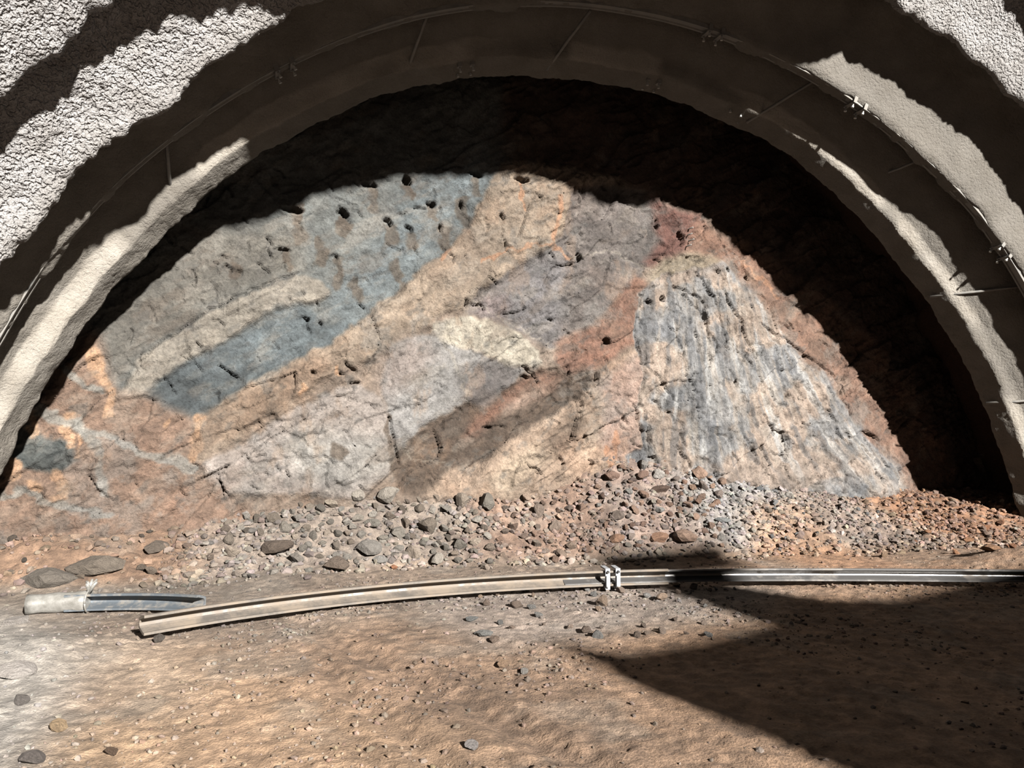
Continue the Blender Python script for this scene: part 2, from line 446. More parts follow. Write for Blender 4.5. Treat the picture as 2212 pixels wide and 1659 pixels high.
# big domains (extended up into the shade)
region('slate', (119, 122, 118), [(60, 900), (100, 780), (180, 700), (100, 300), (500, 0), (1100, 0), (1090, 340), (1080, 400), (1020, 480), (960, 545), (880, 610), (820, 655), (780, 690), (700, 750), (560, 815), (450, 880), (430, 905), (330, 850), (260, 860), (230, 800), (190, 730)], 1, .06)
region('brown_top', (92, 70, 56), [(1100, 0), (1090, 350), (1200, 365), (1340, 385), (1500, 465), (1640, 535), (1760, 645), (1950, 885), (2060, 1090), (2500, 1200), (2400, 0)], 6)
region('slate_blue', (118, 130, 134), [(700, 640), (800, 540), (860, 420), (980, 340), (1090, 330), (1080, 400), (1020, 480), (960, 545), (880, 610), (820, 655), (740, 720)], 10, alpha=.8)
region('grey_brown', (122, 115, 103), [(200, 720), (300, 590), (440, 480), (640, 500), (660, 580), (560, 620), (450, 668), (360, 722), (300, 768), (270, 850), (230, 790)], 8, alpha=.85)
region('pale_strip', (166, 155, 138), [(250, 870), (285, 815), (300, 770), (360, 725), (450, 670), (560, 620), (640, 590), (690, 600), (720, 640), (640, 655), (570, 675), (470, 745), (380, 800), (310, 862)], 1, -.07, 1)
region('slate_lens', (100, 110, 113), [(310, 865), (380, 800), (470, 748), (560, 690), (600, 658), (670, 660), (700, 700), (780, 690), (700, 752), (600, 795), (520, 855), (450, 892), (420, 905), (360, 885)], 2)
region('slate_dark', (82, 90, 92), [(320, 860), (400, 812), (500, 800), (560, 790), (520, 850), (450, 890), (420, 903), (360, 882)], 3, alpha=.8)
region('tan_band', (166, 144, 120), [(1085, 345), (1200, 360), (1345, 380), (1330, 400), (1240, 402), (1215, 500), (1190, 522), (1150, 560), (1040, 620), (1000, 672), (930, 692), (900, 720), (800, 770), (700, 815), (640, 870), (540, 920), (440, 998), (415, 995), (440, 898), (560, 815), (700, 750), (820, 655), (960, 545), (1030, 470)], 1, -.05, 2)
region('tan_low', (147, 120, 95), [(415, 990), (440, 895), (640, 790), (740, 770), (700, 820), (640, 870), (520, 935)], 4, alpha=.8)
region('purple', (124, 113, 106), [(1215, 505), (1240, 410), (1330, 395), (1400, 415), (1440, 460), (1475, 490), (1440, 540), (1395, 580), (1370, 620), (1320, 660), (1280, 700), (1190, 755), (1165, 740), (1080, 692), (1008, 680), (1040, 620), (1100, 580), (1180, 540)], 1, .05, 3)
region('purple_blue', (138, 134, 136), [(1130, 580), (1200, 540), (1240, 580), (1215, 650), (1210, 740), (1160, 740), (1090, 690), (1050, 650)], 7, alpha=.7)
region('purple_pink', (142, 124, 120), [(1010, 675), (1060, 625), (1100, 640), (1080, 690)], 4, alpha=.8)
region('red', (128, 82, 67), [(1395, 405), (1440, 445), (1510, 470), (1530, 500), (1510, 540), (1420, 585), (1388, 575), (1440, 520), (1425, 470)], 3, -.06, 4)
region('rust_stripe', (150, 106, 82), [(1375, 598), (1402, 620), (1368, 680), (1375, 740), (1345, 765), (1300, 795), (1240, 815), (1195, 780), (1205, 742), (1290, 692), (1330, 650)], 2, -.02)
region('grey_light', (158, 153, 148), [(820, 805), (845, 740), (930, 720), (1000, 755), (1100, 788), (1140, 800), (1080, 850), (1000, 872), (900, 930), (862, 975), (830, 905)], 1, -.05, 2)
region('mauve_mid', (168, 149, 137), [(815, 830), (830, 750), (900, 722), (950, 760), (900, 800), (860, 830), (830, 870)], 7, alpha=.8)
region('cream_wedge', (190, 178, 156), [(925, 695), (1000, 688), (1060, 690), (1120, 718), (1160, 762), (1172, 792), (1100, 792), (1040, 765), (990, 752), (950, 738)], 1, -.06, 2)
region('grey_dark_mid', (112, 104, 100), [(985, 800), (1060, 782), (1135, 800), (1085, 850), (1052, 885), (1000, 872)], 4, alpha=.9)
region('mauve_low', (170, 156, 145), [(620, 890), (700, 850), (775, 828), (822, 850), (842, 920), (852, 1012), (800, 1070), (460, 1070), (445, 995), (560, 935)], 1, -.04, 2)
region('grey_low', (166, 162, 154), [(600, 950), (700, 930), (830, 945), (850, 1012), (780, 1050), (640, 1040)], 7, alpha=.75)
region('brown_bed', (106, 86, 68), [(862, 985), (905, 932), (1010, 870), (1062, 880), (1110, 828), (1165, 805), (1240, 812), (1300, 830), (1205, 885), (1135, 930), (1062, 980), (1000, 1045), (940, 1075), (870, 1060), (845, 1010)], 1, .05, 2)
region('rust_bed', (152, 106, 80), [(1060, 880), (1110, 835), (1170, 805), (1235, 815), (1180, 850), (1090, 880), (1030, 935), (990, 960), (1010, 910)], 3, alpha=.85)
region('pink_streak', (184, 154, 132), [(1085, 878), (1130, 850), (1180, 835), (1165, 858), (1110, 885), (1085, 895)], 3, alpha=.8)
region('pale_toe', (182, 153, 126), [(905, 1075), (960, 1015), (1062, 980), (1150, 920), (1262, 850), (1300, 800), (1372, 757), (1392, 830), (1372, 900), (1385, 965), (1345, 990), (1330, 1090), (1180, 1090)], 1, -.06, 2)
region('pink_toe', (186, 152, 134), [(1290, 830), (1372, 762), (1392, 830), (1372, 905), (1385, 965), (1340, 1000), (1290, 960), (1300, 880)], 4, alpha=.8)
region('cream_toe', (206, 181, 150), [(1040, 1040), (1100, 990), (1160, 960), (1200, 970), (1150, 1030), (1090, 1070)], 5, alpha=.8)
region('brown_toe', (142, 116, 92), [(1150, 985), (1200, 905), (1290, 850), (1310, 880), (1240, 950), (1200, 1000)], 5, alpha=.5)
# right margin and the pale shattered cone
region('rust_margin', (146, 108, 84), [(1480, 550), (1500, 478), (1640, 535), (1780, 645), (1900, 745), (1980, 885), (2040, 955), (2100, 1110), (1900, 1110), (1850, 965), (1800, 875), (1750, 805), (1700, 765), (1640, 695), (1600, 625), (1570, 565)], 5, .04)
region('olive', (168, 149, 120), [(1395, 630), (1405, 590), (1440, 560), (1480, 545), (1540, 550), (1565, 570), (1500, 590), (1440, 610), (1400, 640)], 3, -.03)
region('cone', (148, 147, 148), [(1362, 700), (1378, 640), (1400, 612), (1480, 585), (1520, 578), (1555, 560), (1590, 605), (1640, 640), (1670, 705), (1715, 765), (1775, 805), (1820, 875), (1880, 965), (1935, 1030), (1990, 1100), (1860, 1090), (1650, 1090), (1500, 1090), (1330, 1090), (1345, 990), (1385, 965), (1372, 880), (1378, 780)], 1, -.09, 16)
region('rust_left', (158, 124, 99), [(180, 715), (222, 735), (250, 850), (330, 862), (430, 910), (415, 992), (470, 1040), (560, 1120), (-300, 1300), (-300, 1030), (60, 900), (120, 800)], 4, .02)
region('slate_left', (88, 95, 93), [(55, 885), (100, 950), (150, 945), (165, 1000), (120, 1030), (20, 1012), (0, 960)], 1)
SWX = wx + .03 * vnoise(Xf * 9, Zf * 9, seed=70); SWZ = wz + .03 * vnoise(Xf * 9, Zf * 9, seed=71); SWK = fbm(Xf * 8, Zf * 8, seed=72, oct=3)
def window(q, pad):
    i0, i1 = np.searchsorted(xs, [min(p[0] for p in q) - pad, max(p[0] for p in q) + pad]); j0, j1 = np.searchsorted(zs, [min(p[1] for p in q) - pad, max(p[1] for p in q) + pad])
    return slice(i0, i1), slice(j0, j1)
def streak(rgb, P, w, alpha=.9, ragged=.6):
    pts = fpoly(P); sl = window(pts, .35)
    d = seg_dist(SWX[sl], SWZ[sl], pts); k = 1 + ragged * SWK[sl]
    m = (alpha * sst(1, .5, d / (w * k)))[..., None]; Cf[sl] = Cf[sl] * (1 - m) + np.array(rgb, float) * m
for P, w in (([(432, 905), (424, 985)], .075), ([(238, 845), (243, 895)], .05), ([(150, 890), (143, 960)], .05), ([(84, 890), (80, 935)], .05),
             ([(205, 760), (225, 830)], .06), ([(172, 940), (160, 990)], .04), ([(30, 1000), (25, 1040)], .05), ([(122, 1035), (128, 1075)], .07),
             ([(60, 1050), (75, 1065)], .05), ([(365, 905), (362, 925)], .03), ([(650, 840), (640, 855)], .04), ([(720, 790), (730, 810)], .03)):
    streak((218, 166, 118), P, w)
for P, w in (([(138, 765), (150, 800), (200, 840), (215, 850)], .045), ([(80, 858), (110, 890), (150, 905), (230, 945), (300, 975), (420, 1010)], .06),
             ([(165, 900), (195, 950), (218, 985), (222, 1070)], .05), ([(-40, 1060), (60, 1075), (150, 1100), (240, 1112)], .045)):
    streak((166, 161, 150), P, w)
for P, w in (([(1210, 430), (1207, 480), (1190, 510)], .04), ([(1130, 400), (1133, 450)], .03), ([(1305, 960), (1312, 1050)], .06), ([(1325, 930), (1320, 985)], .05), ([(1040, 560), (1100, 540), (1190, 520), (1230, 560)], .025), ([(960, 560), (970, 540)], .04), ([(1660, 600), (1690, 640)], .05), ([(1600, 560), (1650, 600)], .04)):
    streak((204, 140, 92), P, w, .7)
for P, w in (([(1230, 560), (1310, 540), (1420, 590)], .012), ([(930, 690), (970, 760), (1000, 820), (1010, 870)], .014), ([(870, 960), (900, 985), (960, 1000)], .01), ([(1130, 490), (1190, 530)], .014), ([(1010, 640), (1090, 690), (1190, 750)], .01)):
    streak((196, 182, 160), P, w * 1.6, .45)
for P, w in (([(832, 890), (845, 950), (855, 1010)], .045), ([(715, 960), (735, 975)], .075), ([(655, 450), (640, 490)], .06), ([(740, 470), (760, 490)], .06), ([(880, 400), (890, 415)], .05), ([(500, 580), (515, 590)], .06)):
    streak((98, 82, 66), P, w, .75)
for px, py, L in ((640, 455, 70), (745, 462, 40), (880, 395, 30), (938, 440, 30), (805, 402, 40), (840, 482, 40), (888, 495, 35), (615, 540, 40), (725, 558, 60), (960, 492, 40), (860, 560, 60), (1003, 430, 50), (690, 520, 50), (1030, 380, 40), (770, 600, 40)):
    streak((104, 88, 71), [(px, py + 4), (px + 6, py + L)], .075, .72, .9)
# shattered cone: streaks run down its flank
CX = MASK['cone']; edge = sst(.22, .78, blur(CX, 16, 2) + .42 * fbm(Xf * 2.6, Zf * 2.6, seed=89, oct=5, gain=.62)); right = sst(1.6, 2.4, Xf)
CX = CX * (1 - right) + edge * right
fan = (Xf - 1.9) * .30
us = Xf + (Zf - 1.5) * np.clip(.05 + fan, -.1, .75)
st1 = fbm(us * 5.5, Zf * .9, seed=81, oct=4); st2 = fbm(us * 13, Zf * 1.6, seed=84, oct=3)
pt = fbm(Xf * 2.2, Zf * 2.2, seed=87, oct=4)
cc = np.zeros_like(Cf) + np.array((158, 155, 152.))
def lay(rgb, m):
    global cc
    cc = cc * (1 - m[..., None]) + np.array(rgb, float) * m[..., None]
lay((190, 162, 138), .85 * sst(-.06, .16, pt)); lay((118, 120, 124), .7 * sst(.08, .34, -pt + .35 * st1))
lay((198, 195, 190), .85 * sst(.10, .34, st1)); lay((104, 104, 106), .55 * sst(.18, .42, -st2 + .2 * vnoise(Xf * 3, Zf * 3, seed=90)))
lay((194, 176, 156), .5 * sst(.15, .4, st2))
lowc = sst(1.25, .55, Zf); lay((166, 146, 130), .7 * lowc * sst(-.3, .2, pt))
Cf = Cf * (1 - CX[..., None]) + cc * CX[..., None]
# blotches that belong to the rock everywhere
b1 = fbm(U * 1.7, Vb * 4.2, seed=95, oct=5); b2 = fbm(Xf * 5, Zf * 5, seed=97, oct=4); b3 = fbm(U * 5, Vb * 16, seed=99, oct=4)
b4 = fbm(Xf * 17, Zf * 17, seed=98, oct=3)
Cf = Cf * (1 + .17 * b1 + .13 * b3 + .13 * b2 + .13 * b4)[..., None]
warm = sst(.1, .5, fbm(Xf * 1.8 + 7, Zf * 1.8, seed=103, oct=4)) * (1 - MASK['slate']) * (1 - CX)
Cf = Cf * (1 - .2 * warm[..., None]) + Cf * np.array((1.10, .93, .80)) * .2 * warm[..., None]
pale = sst(.22, .5, fbm(U * 3.3, Vb * 6, seed=105, oct=5)) * .4
Cf = Cf * (1 - pale[..., None]) + (Cf * .55 + np.array((190, 180, 165.)) * .45) * pale[..., None]
notcone = 1 - .7 * CX
def wash(rgb, m):
    global Cf
    m = (m * notcone)[..., None]; Cf = Cf * (1 - m) + np.array(rgb, float) * m
wash((118, 98, 80), .34 * sst(.16, .42, fbm(U * 1.5 + 2, Vb * 3.6, seed=401, oct=6, gain=.62)))
wash((182, 168, 150), .34 * sst(.16, .42, fbm(U * 1.9 + 9, Vb * 4.4, seed=411, oct=6, gain=.62)))
wash((150, 146, 140), .36 * sst(.20, .40, fbm(Xf * 2.4 + 5, Zf * 2.4, seed=421, oct=6, gain=.65)) * (1 - MASK['slate']))
wash((190, 146, 108), .26 * sst(.26, .46, fbm(Xf * 3.1 + 1, Zf * 1.7, seed=431, oct=5, gain=.6)) * (1 - .85 * MASK['slate']))
wash((98, 96, 92), .38 * sst(.28, .5, fbm(U * 6, Vb * 9, seed=441, oct=4, gain=.6)))
# relief
H = OFF.copy()
cone_in = blur(CX, 14, 2)
H += -.13 * cone_in * sst(3.4, .6, Zf)
H += .10 * fbm(Xf * .8, Zf * .8, seed=110, oct=3)
soft = 1 - .55 * MASK['slate'] - .2 * CX
f1, f2, r1, lu, lv = cells(U * 1.25 + .25 * vnoise(U * 2, Vb * 2, seed=3), Vb * 2.7 + .25 * vnoise(U * 2, Vb * 2, seed=4), 120)
H += soft * (.085 * (r1[0] - .5) + .11 * (r1[1] - .5) * lu + .10 * (r1[2] - .62) * lv)
f1, f2, r2, lu, lv = cells(U * 4.0 + .2 * vnoise(U * 6, Vb * 6, seed=5), Vb * 7.5 + .2 * vnoise(U * 6, Vb * 6, seed=6), 130)
H += (1 - .35 * MASK['slate']) * (.020 * (r2[0] - .5) + .040 * (r2[1] - .5) * lu + .035 * (r2[2] - .6) * lv)
rdg = 1 - np.abs(fbm(U * 2.6, Vb * 9, seed=180, oct=4)) * 2
rgm = sst(-.05, .4, fbm(Xf * 1.1, Zf * 1.1, seed=186, oct=3)) * (1 - .6 * MASK['slate'])
H += (-.035 * sst(.55, 1, rdg) * (1 - CX) - .014 * sst(.5, 1, 1 - 2 * np.abs(fbm(U * 6, Vb * 11, seed=184, oct=3)))) * rgm
f1, f2, r3, lu, lv = cells(us * 9, Zf * 4.0, 140)
H += CX * (.045 * (r3[0] - .5) + .05 * (r3[1] - .5) * lu + .02 * st2)
f1, f2, r4, lu, lv = cells(Xf * 19, Zf * 19, 150)
H += .011 * (r4[0] - .5) + .012 * (r4[1] - .5) * lu
H += .02 * fbm(Xf * 9, Zf * 9, seed=113, oct=3)
PX, PZ = .015 * vnoise(Xf * 18, Zf * 18, seed=160), .015 * vnoise(Xf * 18, Zf * 18, seed=161)
def pit(px, py, w, h, dep):
    c = on_face([(px, py)])[0]; sl = window([(c[0], c[2])], .5)
    du = (Xf[sl] - c[0] + PX[sl]) / w; dv = (Zf[sl] - c[2] + PZ[sl]) / h
    H[sl] += dep * sst(1.0, .55, np.hypot(du, dv + .25 * du))
for px, py, w, h, dp in ((632, 452, .13, .05, .13), (740, 458, .09, .06, .12), (880, 388, .06, .07, .18), (935, 438, .08, .05, .1), (800, 398, .10, .04, .12),
                        (838, 478, .06, .06, .1), (885, 492, .05, .06, .08), (612, 537, .10, .03, .09), (492, 578, .06, .06, .06), (515, 588, .05, .05, .05),
                        (722, 555, .05, .05, .07), (955, 490, .04, .06, .08), (1000, 440, .03, .08, .08), (1030, 375, .10, .05, .12), (1085, 470, .05, .06, .08),
                        (1125, 392, .14, .035, .12), (1575, 832, .05, .05, .14), (1565, 585, .03, .03, .12), (1615, 600, .04, .035, .14), (1305, 738, .04, .05, .12),
                        (1005, 655, .03, .08, .08), (1470, 515, .05, .14, .12), (1425, 480, .02, .10, .08), (1250, 555, .05, .07, .08), (1395, 655, .06, .05, .1),
                        (1425, 648, .05, .05, .1), (1740, 770, .06, .03, .08), (660, 690, .07, .04, .06), (470, 860, .03, .07, .06), (690, 700, .03, .05, .06), (675, 805, .03, .03, .08), (765, 828, .08, .025, .08),
                        (1140, 815, .10, .03, .09), (1052, 922, .08, .02, .06), (1190, 690, .07, .02, .06), (1280, 820, .02, .10, .08), (1255, 430, .03, .05, .06), (1310, 400, .06, .04, .06), (1830, 885, .03, .1, .08)):
    pit(px, py, w, h, dp)
CR = []
rc = random.Random(5)
for _ in range(210):
    px, py = rc.uniform(200, 2000), rc.uniform(360, 1060)
    in_cone = px > 1380 and py > 600
    a = rc.gauss(-72, 14) if in_cone else (rc.gauss(-35, 25) if rc.random() < .55 else rc.gauss(-80, 20))
    L = rc.uniform(12, 60) * (1.2 if in_cone else .8); dx, dy = L * math.cos(R_(a)), -L * math.sin(R_(a))
    CR.append(([(px, py), (px + dx * .5 + rc.uniform(-7, 7), py + dy * .5 + rc.uniform(-7, 7)), (px + dx, py + dy)], rc.uniform(.008, .02), rc.uniform(.02, .06)))
for _ in range(150):
    px, py = rc.uniform(330, 1980), rc.uniform(370, 1050)
    a = rc.gauss(-30, 22) if rc.random() < .6 else rc.gauss(-75, 15)
    L = rc.uniform(8, 30); dx, dy = L * math.cos(R_(a)), -L * math.sin(R_(a))
    CR.append(([(px, py), (px + dx, py + dy)], rc.uniform(.007, .014), rc.uniform(.03, .06)))
CR += [([(290, 810), (330, 750), (450, 668), (560, 618), (645, 588)], .012, .05), ([(1130, 790), (1165, 825)], .02, .06), ([(1500, 590), (1540, 660), (1560, 760)], .02, .06),
       ([(1450, 620), (1510, 650), (1520, 740)], .02, .06), ([(1560, 640), (1600, 720), (1620, 780)], .018, .06), ([(1640, 700), (1760, 780), (1830, 850)], .02, .06),
       ([(860, 1000), (835, 900)], .02, .06), ([(1375, 640), (1365, 720), (1378, 800), (1370, 900), (1390, 970)], .02, .05), ([(600, 920), (720, 1000)], .012, .03), ([(780, 870), (850, 880)], .012, .03)]
for pts, w, dep in CR:
    q = fpoly(pts); x0, x1 = min(p[0] for p in q) - .2, max(p[0] for p in q) + .2; z0, z1 = min(p[1] for p in q) - .2, max(p[1] for p in q) + .2
    i0, i1 = np.searchsorted(xs, [x0, x1]); j0, j1 = np.searchsorted(zs, [z0, z1])
    if i1 <= i0 or j1 <= j0: continue
    sl = (slice(i0, i1), slice(j0, j1))
    d = seg_dist(Xf[sl] + .02 * vnoise(Xf[sl] * 12, Zf[sl] * 12, seed=170), Zf[sl] + .02 * vnoise(Xf[sl] * 12, Zf[sl] * 12, seed=171), q)
    H[sl] += dep * sst(1.3, .4, d / w)
Yf = face_y(Xf, Zf) + H
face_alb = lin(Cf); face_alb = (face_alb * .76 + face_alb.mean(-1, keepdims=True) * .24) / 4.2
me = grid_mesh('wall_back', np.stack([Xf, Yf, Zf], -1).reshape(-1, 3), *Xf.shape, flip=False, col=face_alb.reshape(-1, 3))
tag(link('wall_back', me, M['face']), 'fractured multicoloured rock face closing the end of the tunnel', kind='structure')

# ------------------------------------------------------------------ floor and talus slope
gx = np.concatenate([np.arange(-30, -8, 1.5), np.arange(-8, 8.6, .022), np.arange(9, 30, 1.5)])
gy = np.concatenate([np.arange(-40, 0, 2.5), np.arange(0, 2.4, .2), np.arange(2.4, 9.6, .022)])
Xg, Yg = np.meshgrid(gx, gy, indexing='ij')
toe = np.interp(Xg, [-8, -6, -4, -2.4, -.5, 1.5, 3, 5, 7], [7.9, 7.9, 7.75, 7.9, 7.8, 7.65, 7.45, 7.0, 6.9]) + .12 * vnoise(Xg * 1.5, Yg * 0, seed=200)
ztop = np.interp(Xg, [-8, -6, -4.6, -3.5, -2.4, -1, -.2, .5, 1.5, 2.5, 3.5, 5, 7], [.42, .42, .50, .74, .78, .68, .75, 1.12, 1.0, .8, .62, .5, .45])
t = np.clip((Yg - toe) / (9.0 - toe), 0, 1.15)
Zg = ztop * t ** 1.12
fine = (Yg > 2.3) & (np.abs(Xg) < 8.3)
Zg = Zg + np.where(fine, .030 * fbm(Xg * .7, Yg * .7, seed=210, oct=3) + .010 * fbm(Xg * 4, Yg * 4, seed=213, oct=3) + .007 * fbm(Xg * 15, Yg * 15, seed=215, oct=3), 0)
f1, f2, rg, lu, lv = cells(Xg * 16, Yg * 16, 221)
Zg = Zg + np.where(fine, (.35 + .65 * sst(-.2, .3, fbm(Xg * 1.3, Yg * 1.3, seed=222, oct=3))) * (.012 * (rg[0] - .5) + .02 * (rg[1] - .5) * lu + .02 * (rg[2] - .5) * lv), 0)
f1, f2, rg, lu, lv = cells(Xg * 9, Yg * 9, 220)
Zg = Zg + np.where(fine, sst(0, .25, t) * (.05 * (rg[0] - .5) + .05 * (rg[1] - .5) * lu), 0)
def gpoly(P, z=0.0): return [(p[0], p[1]) for p in on_plane_z(P, z)]
def mound(px, py, rx, ry, h):
    global Zg
    c = on_plane_z([(px, py)], 0)[0]; d = np.hypot((Xg - c[0]) / rx, (Yg - c[1]) / ry); Zg = Zg + h * np.exp(-d * d * 1.5)
mound(105, 1255, .75, .45, .16); mound(2240, 1230, 1.0, .7, .22); mound(20, 1420, .8, .5, .10); mound(640, 1250, .8, .3, .06)
# wheel ruts and scrape marks running toward the heading
for P, w, dep in (([(1340, 1700), (1010, 1520), (760, 1400), (640, 1350)], .13, .022), ([(1010, 1700), (850, 1560), (700, 1450)], .10, .018), ([(1700, 1560), (1350, 1450), (1050, 1380)], .08, .012), ([(1240, 1440), (1460, 1500), (1700, 1580)], .07, .010)):
    d = seg_dist(Xg + .06 * vnoise(Xg * 2, Yg * 2, seed=230), Yg, gpoly(P)) / w
    Zg = Zg + np.where(fine, -dep * np.exp(-d * d * 2) + dep * .5 * np.exp(-((d - 1.4) / .5) ** 2) , 0)
Cg = np.zeros(Xg.shape + (3,)) + np.array((150, 118, 90.))
gwx = Xg + .14 * fbm(Xg * 1.8, Yg * 1.8, seed=240, oct=4) + .03 * vnoise(Xg * 14, Yg * 14, seed=243)
gwy = Yg + .14 * fbm(Xg * 1.8, Yg * 1.8, seed=244, oct=4) + .03 * vnoise(Xg * 14, Yg * 14, seed=247)
def gregion(rgb, P, soft=6, alpha=1.0):
    global Cg
    m = inside(gwx, gwy, gpoly(P)).astype(float)
    if soft: m = blur(m, soft, 2)
    Cg = Cg * (1 - alpha * m[..., None]) + np.array(rgb, float) * alpha * m[..., None]
gregion((146, 124, 104), [(-400, 1430), (-400, 1150), (1500, 1150), (1500, 1300), (1150, 1400), (900, 1330), (600, 1390), (300, 1400)], 10)
gregion((150, 132, 118), [(900, 1290), (1150, 1265), (1700, 1270), (1700, 1330), (1400, 1360), (1050, 1400), (950, 1340)], 8)
gregion((128, 113, 98), [(-300, 1330), (-300, 1190), (560, 1180), (760, 1240), (440, 1310), (200, 1340)], 10, .9)
gregion((176, 140, 104), [(150, 1659), (220, 1440), (300, 1380), (520, 1420), (900, 1560), (1250, 1720), (100, 1800)], 10, .9)
gregion((166, 158, 148), [(-500, 1800), (-500, 1330), (0, 1310), (90, 1340), (170, 1390), (190, 1440), (130, 1540), (110, 1620), (60, 1800)], 7)
gregion((174, 157, 138), [(120, 1380), (350, 1370), (420, 1430), (380, 1540), (260, 1600), (230, 1500)], 9, .6)
gregion((180, 146, 106), [(140, 1659), (170, 1560), (240, 1520), (300, 1600), (290, 1700)], 7, .8)
gregion((186, 140, 96), [(1500, 1340), (1700, 1290), (2300, 1230), (2400, 1800), (1700, 1800), (1400, 1560), (1300, 1450)], 12, .35)
# talus colours
Tm = sst(0, .2, t)
tc_ = np.zeros_like(Cg) + np.array((140, 124, 110.))
def tz(x0, x1, rgb, s=.5):
    global tc_
    m = sst(x0 - s, x0 + s, gwx) * sst(x1 + s, x1 - s, gwx); tc_ = tc_ * (1 - m[..., None]) + np.array(rgb, float) * m[..., None]
tz(-9, -4.3, (146, 112, 84), .4); tz(-1.4, .3, (150, 118, 96), .4); tz(.2, 1.3, (142, 118, 104), .4); tz(1.4, 3.0, (150, 144, 140), .5); tz(3.0, 4.2, (150, 128, 112), .5); tz(4.2, 9, (164, 114, 74), .5)
Cg = Cg * (1 - Tm[..., None]) + tc_ * Tm[..., None]
gregion((180, 128, 84), [(1600, 1180), (1720, 1160), (1900, 1210), (2250, 1235), (1960, 1238), (1760, 1225)], 6, .7)
n1 = fbm(Xg * 1.6, Yg * 1.6, seed=260, oct=5); n2 = fbm(Xg * 7, Yg * 7, seed=262, oct=4); n3 = fbm(Xg * 20, Yg * 20, seed=264, oct=3)
Cg = Cg * (1 + .14 * n1 + .16 * n2 + .16 * n3)[..., None]
gm = (sst(.12, .45, fbm(Xg * 2.6 + 4, Yg * 2.6, seed=266, oct=5)) * .45)[..., None]
Cg = Cg * (1 - gm) + (Cg * .4 + np.array((165, 156, 145.)) * .6) * gm
slope = Tm[..., None]
gr_alb = lin(Cg); gr_alb = (gr_alb * .74 + gr_alb.mean(-1, keepdims=True) * .26) / (2.65 * (1 - slope) + 3.1 * slope)
me = grid_mesh('floor', np.stack([Xg, Yg, Zg], -1).reshape(-1, 3), *Xg.shape, flip=False, col=gr_alb.reshape(-1, 3))
tag(link('floor', me, M['ground']), 'brown trampled earth floor rising to loose rubble at the rock face', kind='structure')
def ground_z(x, y):
    i = np.clip(np.searchsorted(gx, x) - 1, 0, len(gx) - 2); j = np.clip(np.searchsorted(gy, y) - 1, 0, len(gy) - 2)
    a = (x - gx[i]) / (gx[i + 1] - gx[i]); b = (y - gy[j]) / (gy[j + 1] - gy[j])
    return (Zg[i, j] * (1 - a) * (1 - b) + Zg[i + 1, j] * a * (1 - b) + Zg[i, j + 1] * (1 - a) * b + Zg[i + 1, j + 1] * a * b)
def ground_col(x, y):
    i = np.clip(np.searchsorted(gx, x), 0, len(gx) - 1); j = np.clip(np.searchsorted(gy, y), 0, len(gy) - 1)
    return gr_alb[i, j]
def hit_ground(px, py):
    """where a sight line meets the ground"""
    d = rays([(px, py)])[0]
    ts = np.arange(2.0, 14.0, .012); p = CAM + d * ts[:, None]
    k = np.argmax(p[:, 2] <= ground_z(p[:, 0], p[:, 1]))
    return p[k] if k else CAM + d * 9


# ------------------------------------------------------------------ stones
def rock_proto(seed, sub=1, flat=.75):
    import bmesh
    r = random.Random(seed); bm = bmesh.new(); bmesh.ops.create_icosphere(bm, subdivisions=sub, radius=1)
    for _ in range(9):
        n = Vector((r.gauss(0, 1), r.gauss(0, 1), r.gauss(0, 1))).normalized(); d = r.uniform(.45, .8)
        for v in bm.verts:
            k = v.co.dot(n) - d
            if k > 0: v.co -= n * k
    for v in bm.verts: v.co += Vector((r.gauss(0, .02), r.gauss(0, .02), r.gauss(0, .02)))
    m = max(max(abs(c) for c in v.co[:2]) for v in bm.verts)
    for v in bm.verts: v.co = Vector((v.co.x / m * .5, v.co.y / m * .5, v.co.z / m * .5 * flat))
    bmesh.ops.triangulate(bm, faces=bm.faces)
    me = bpy.data.meshes.new('stone'); bm.to_mesh(me); bm.free(); me.materials.append(M['stone']); return me
PROTO = [rock_proto(100 + k, 2, .62 + .05 * (k % 5)) for k in range(14)]
def put_stone(name, k, x, y, size, rgb, rot=None, sink=.32, label=None, cat='stone', group=None, alb=None, z=None):
    me = PROTO[k % len(PROTO)]
    o = bpy.data.objects.new(name, me); COL.objects.link(o)
    sx, sy, sz = size
    zz = float(ground_z(x, y)) if z is None else z
    o.scale = (sx, sy, sz); o.rotation_euler = rot or (0, 0, 0)
    o.location = (x, y, zz + sz * .33 * (1 - 2 * sink) )
    c = np.asarray(alb) * .45 if alb is not None else lin(rgb) / 3.6
    c = c * .8 + c.mean() * .2
    o.color = (float(c[0]), float(c[1]), float(c[2]), 1)
    tag(o, label, cat, group); return o
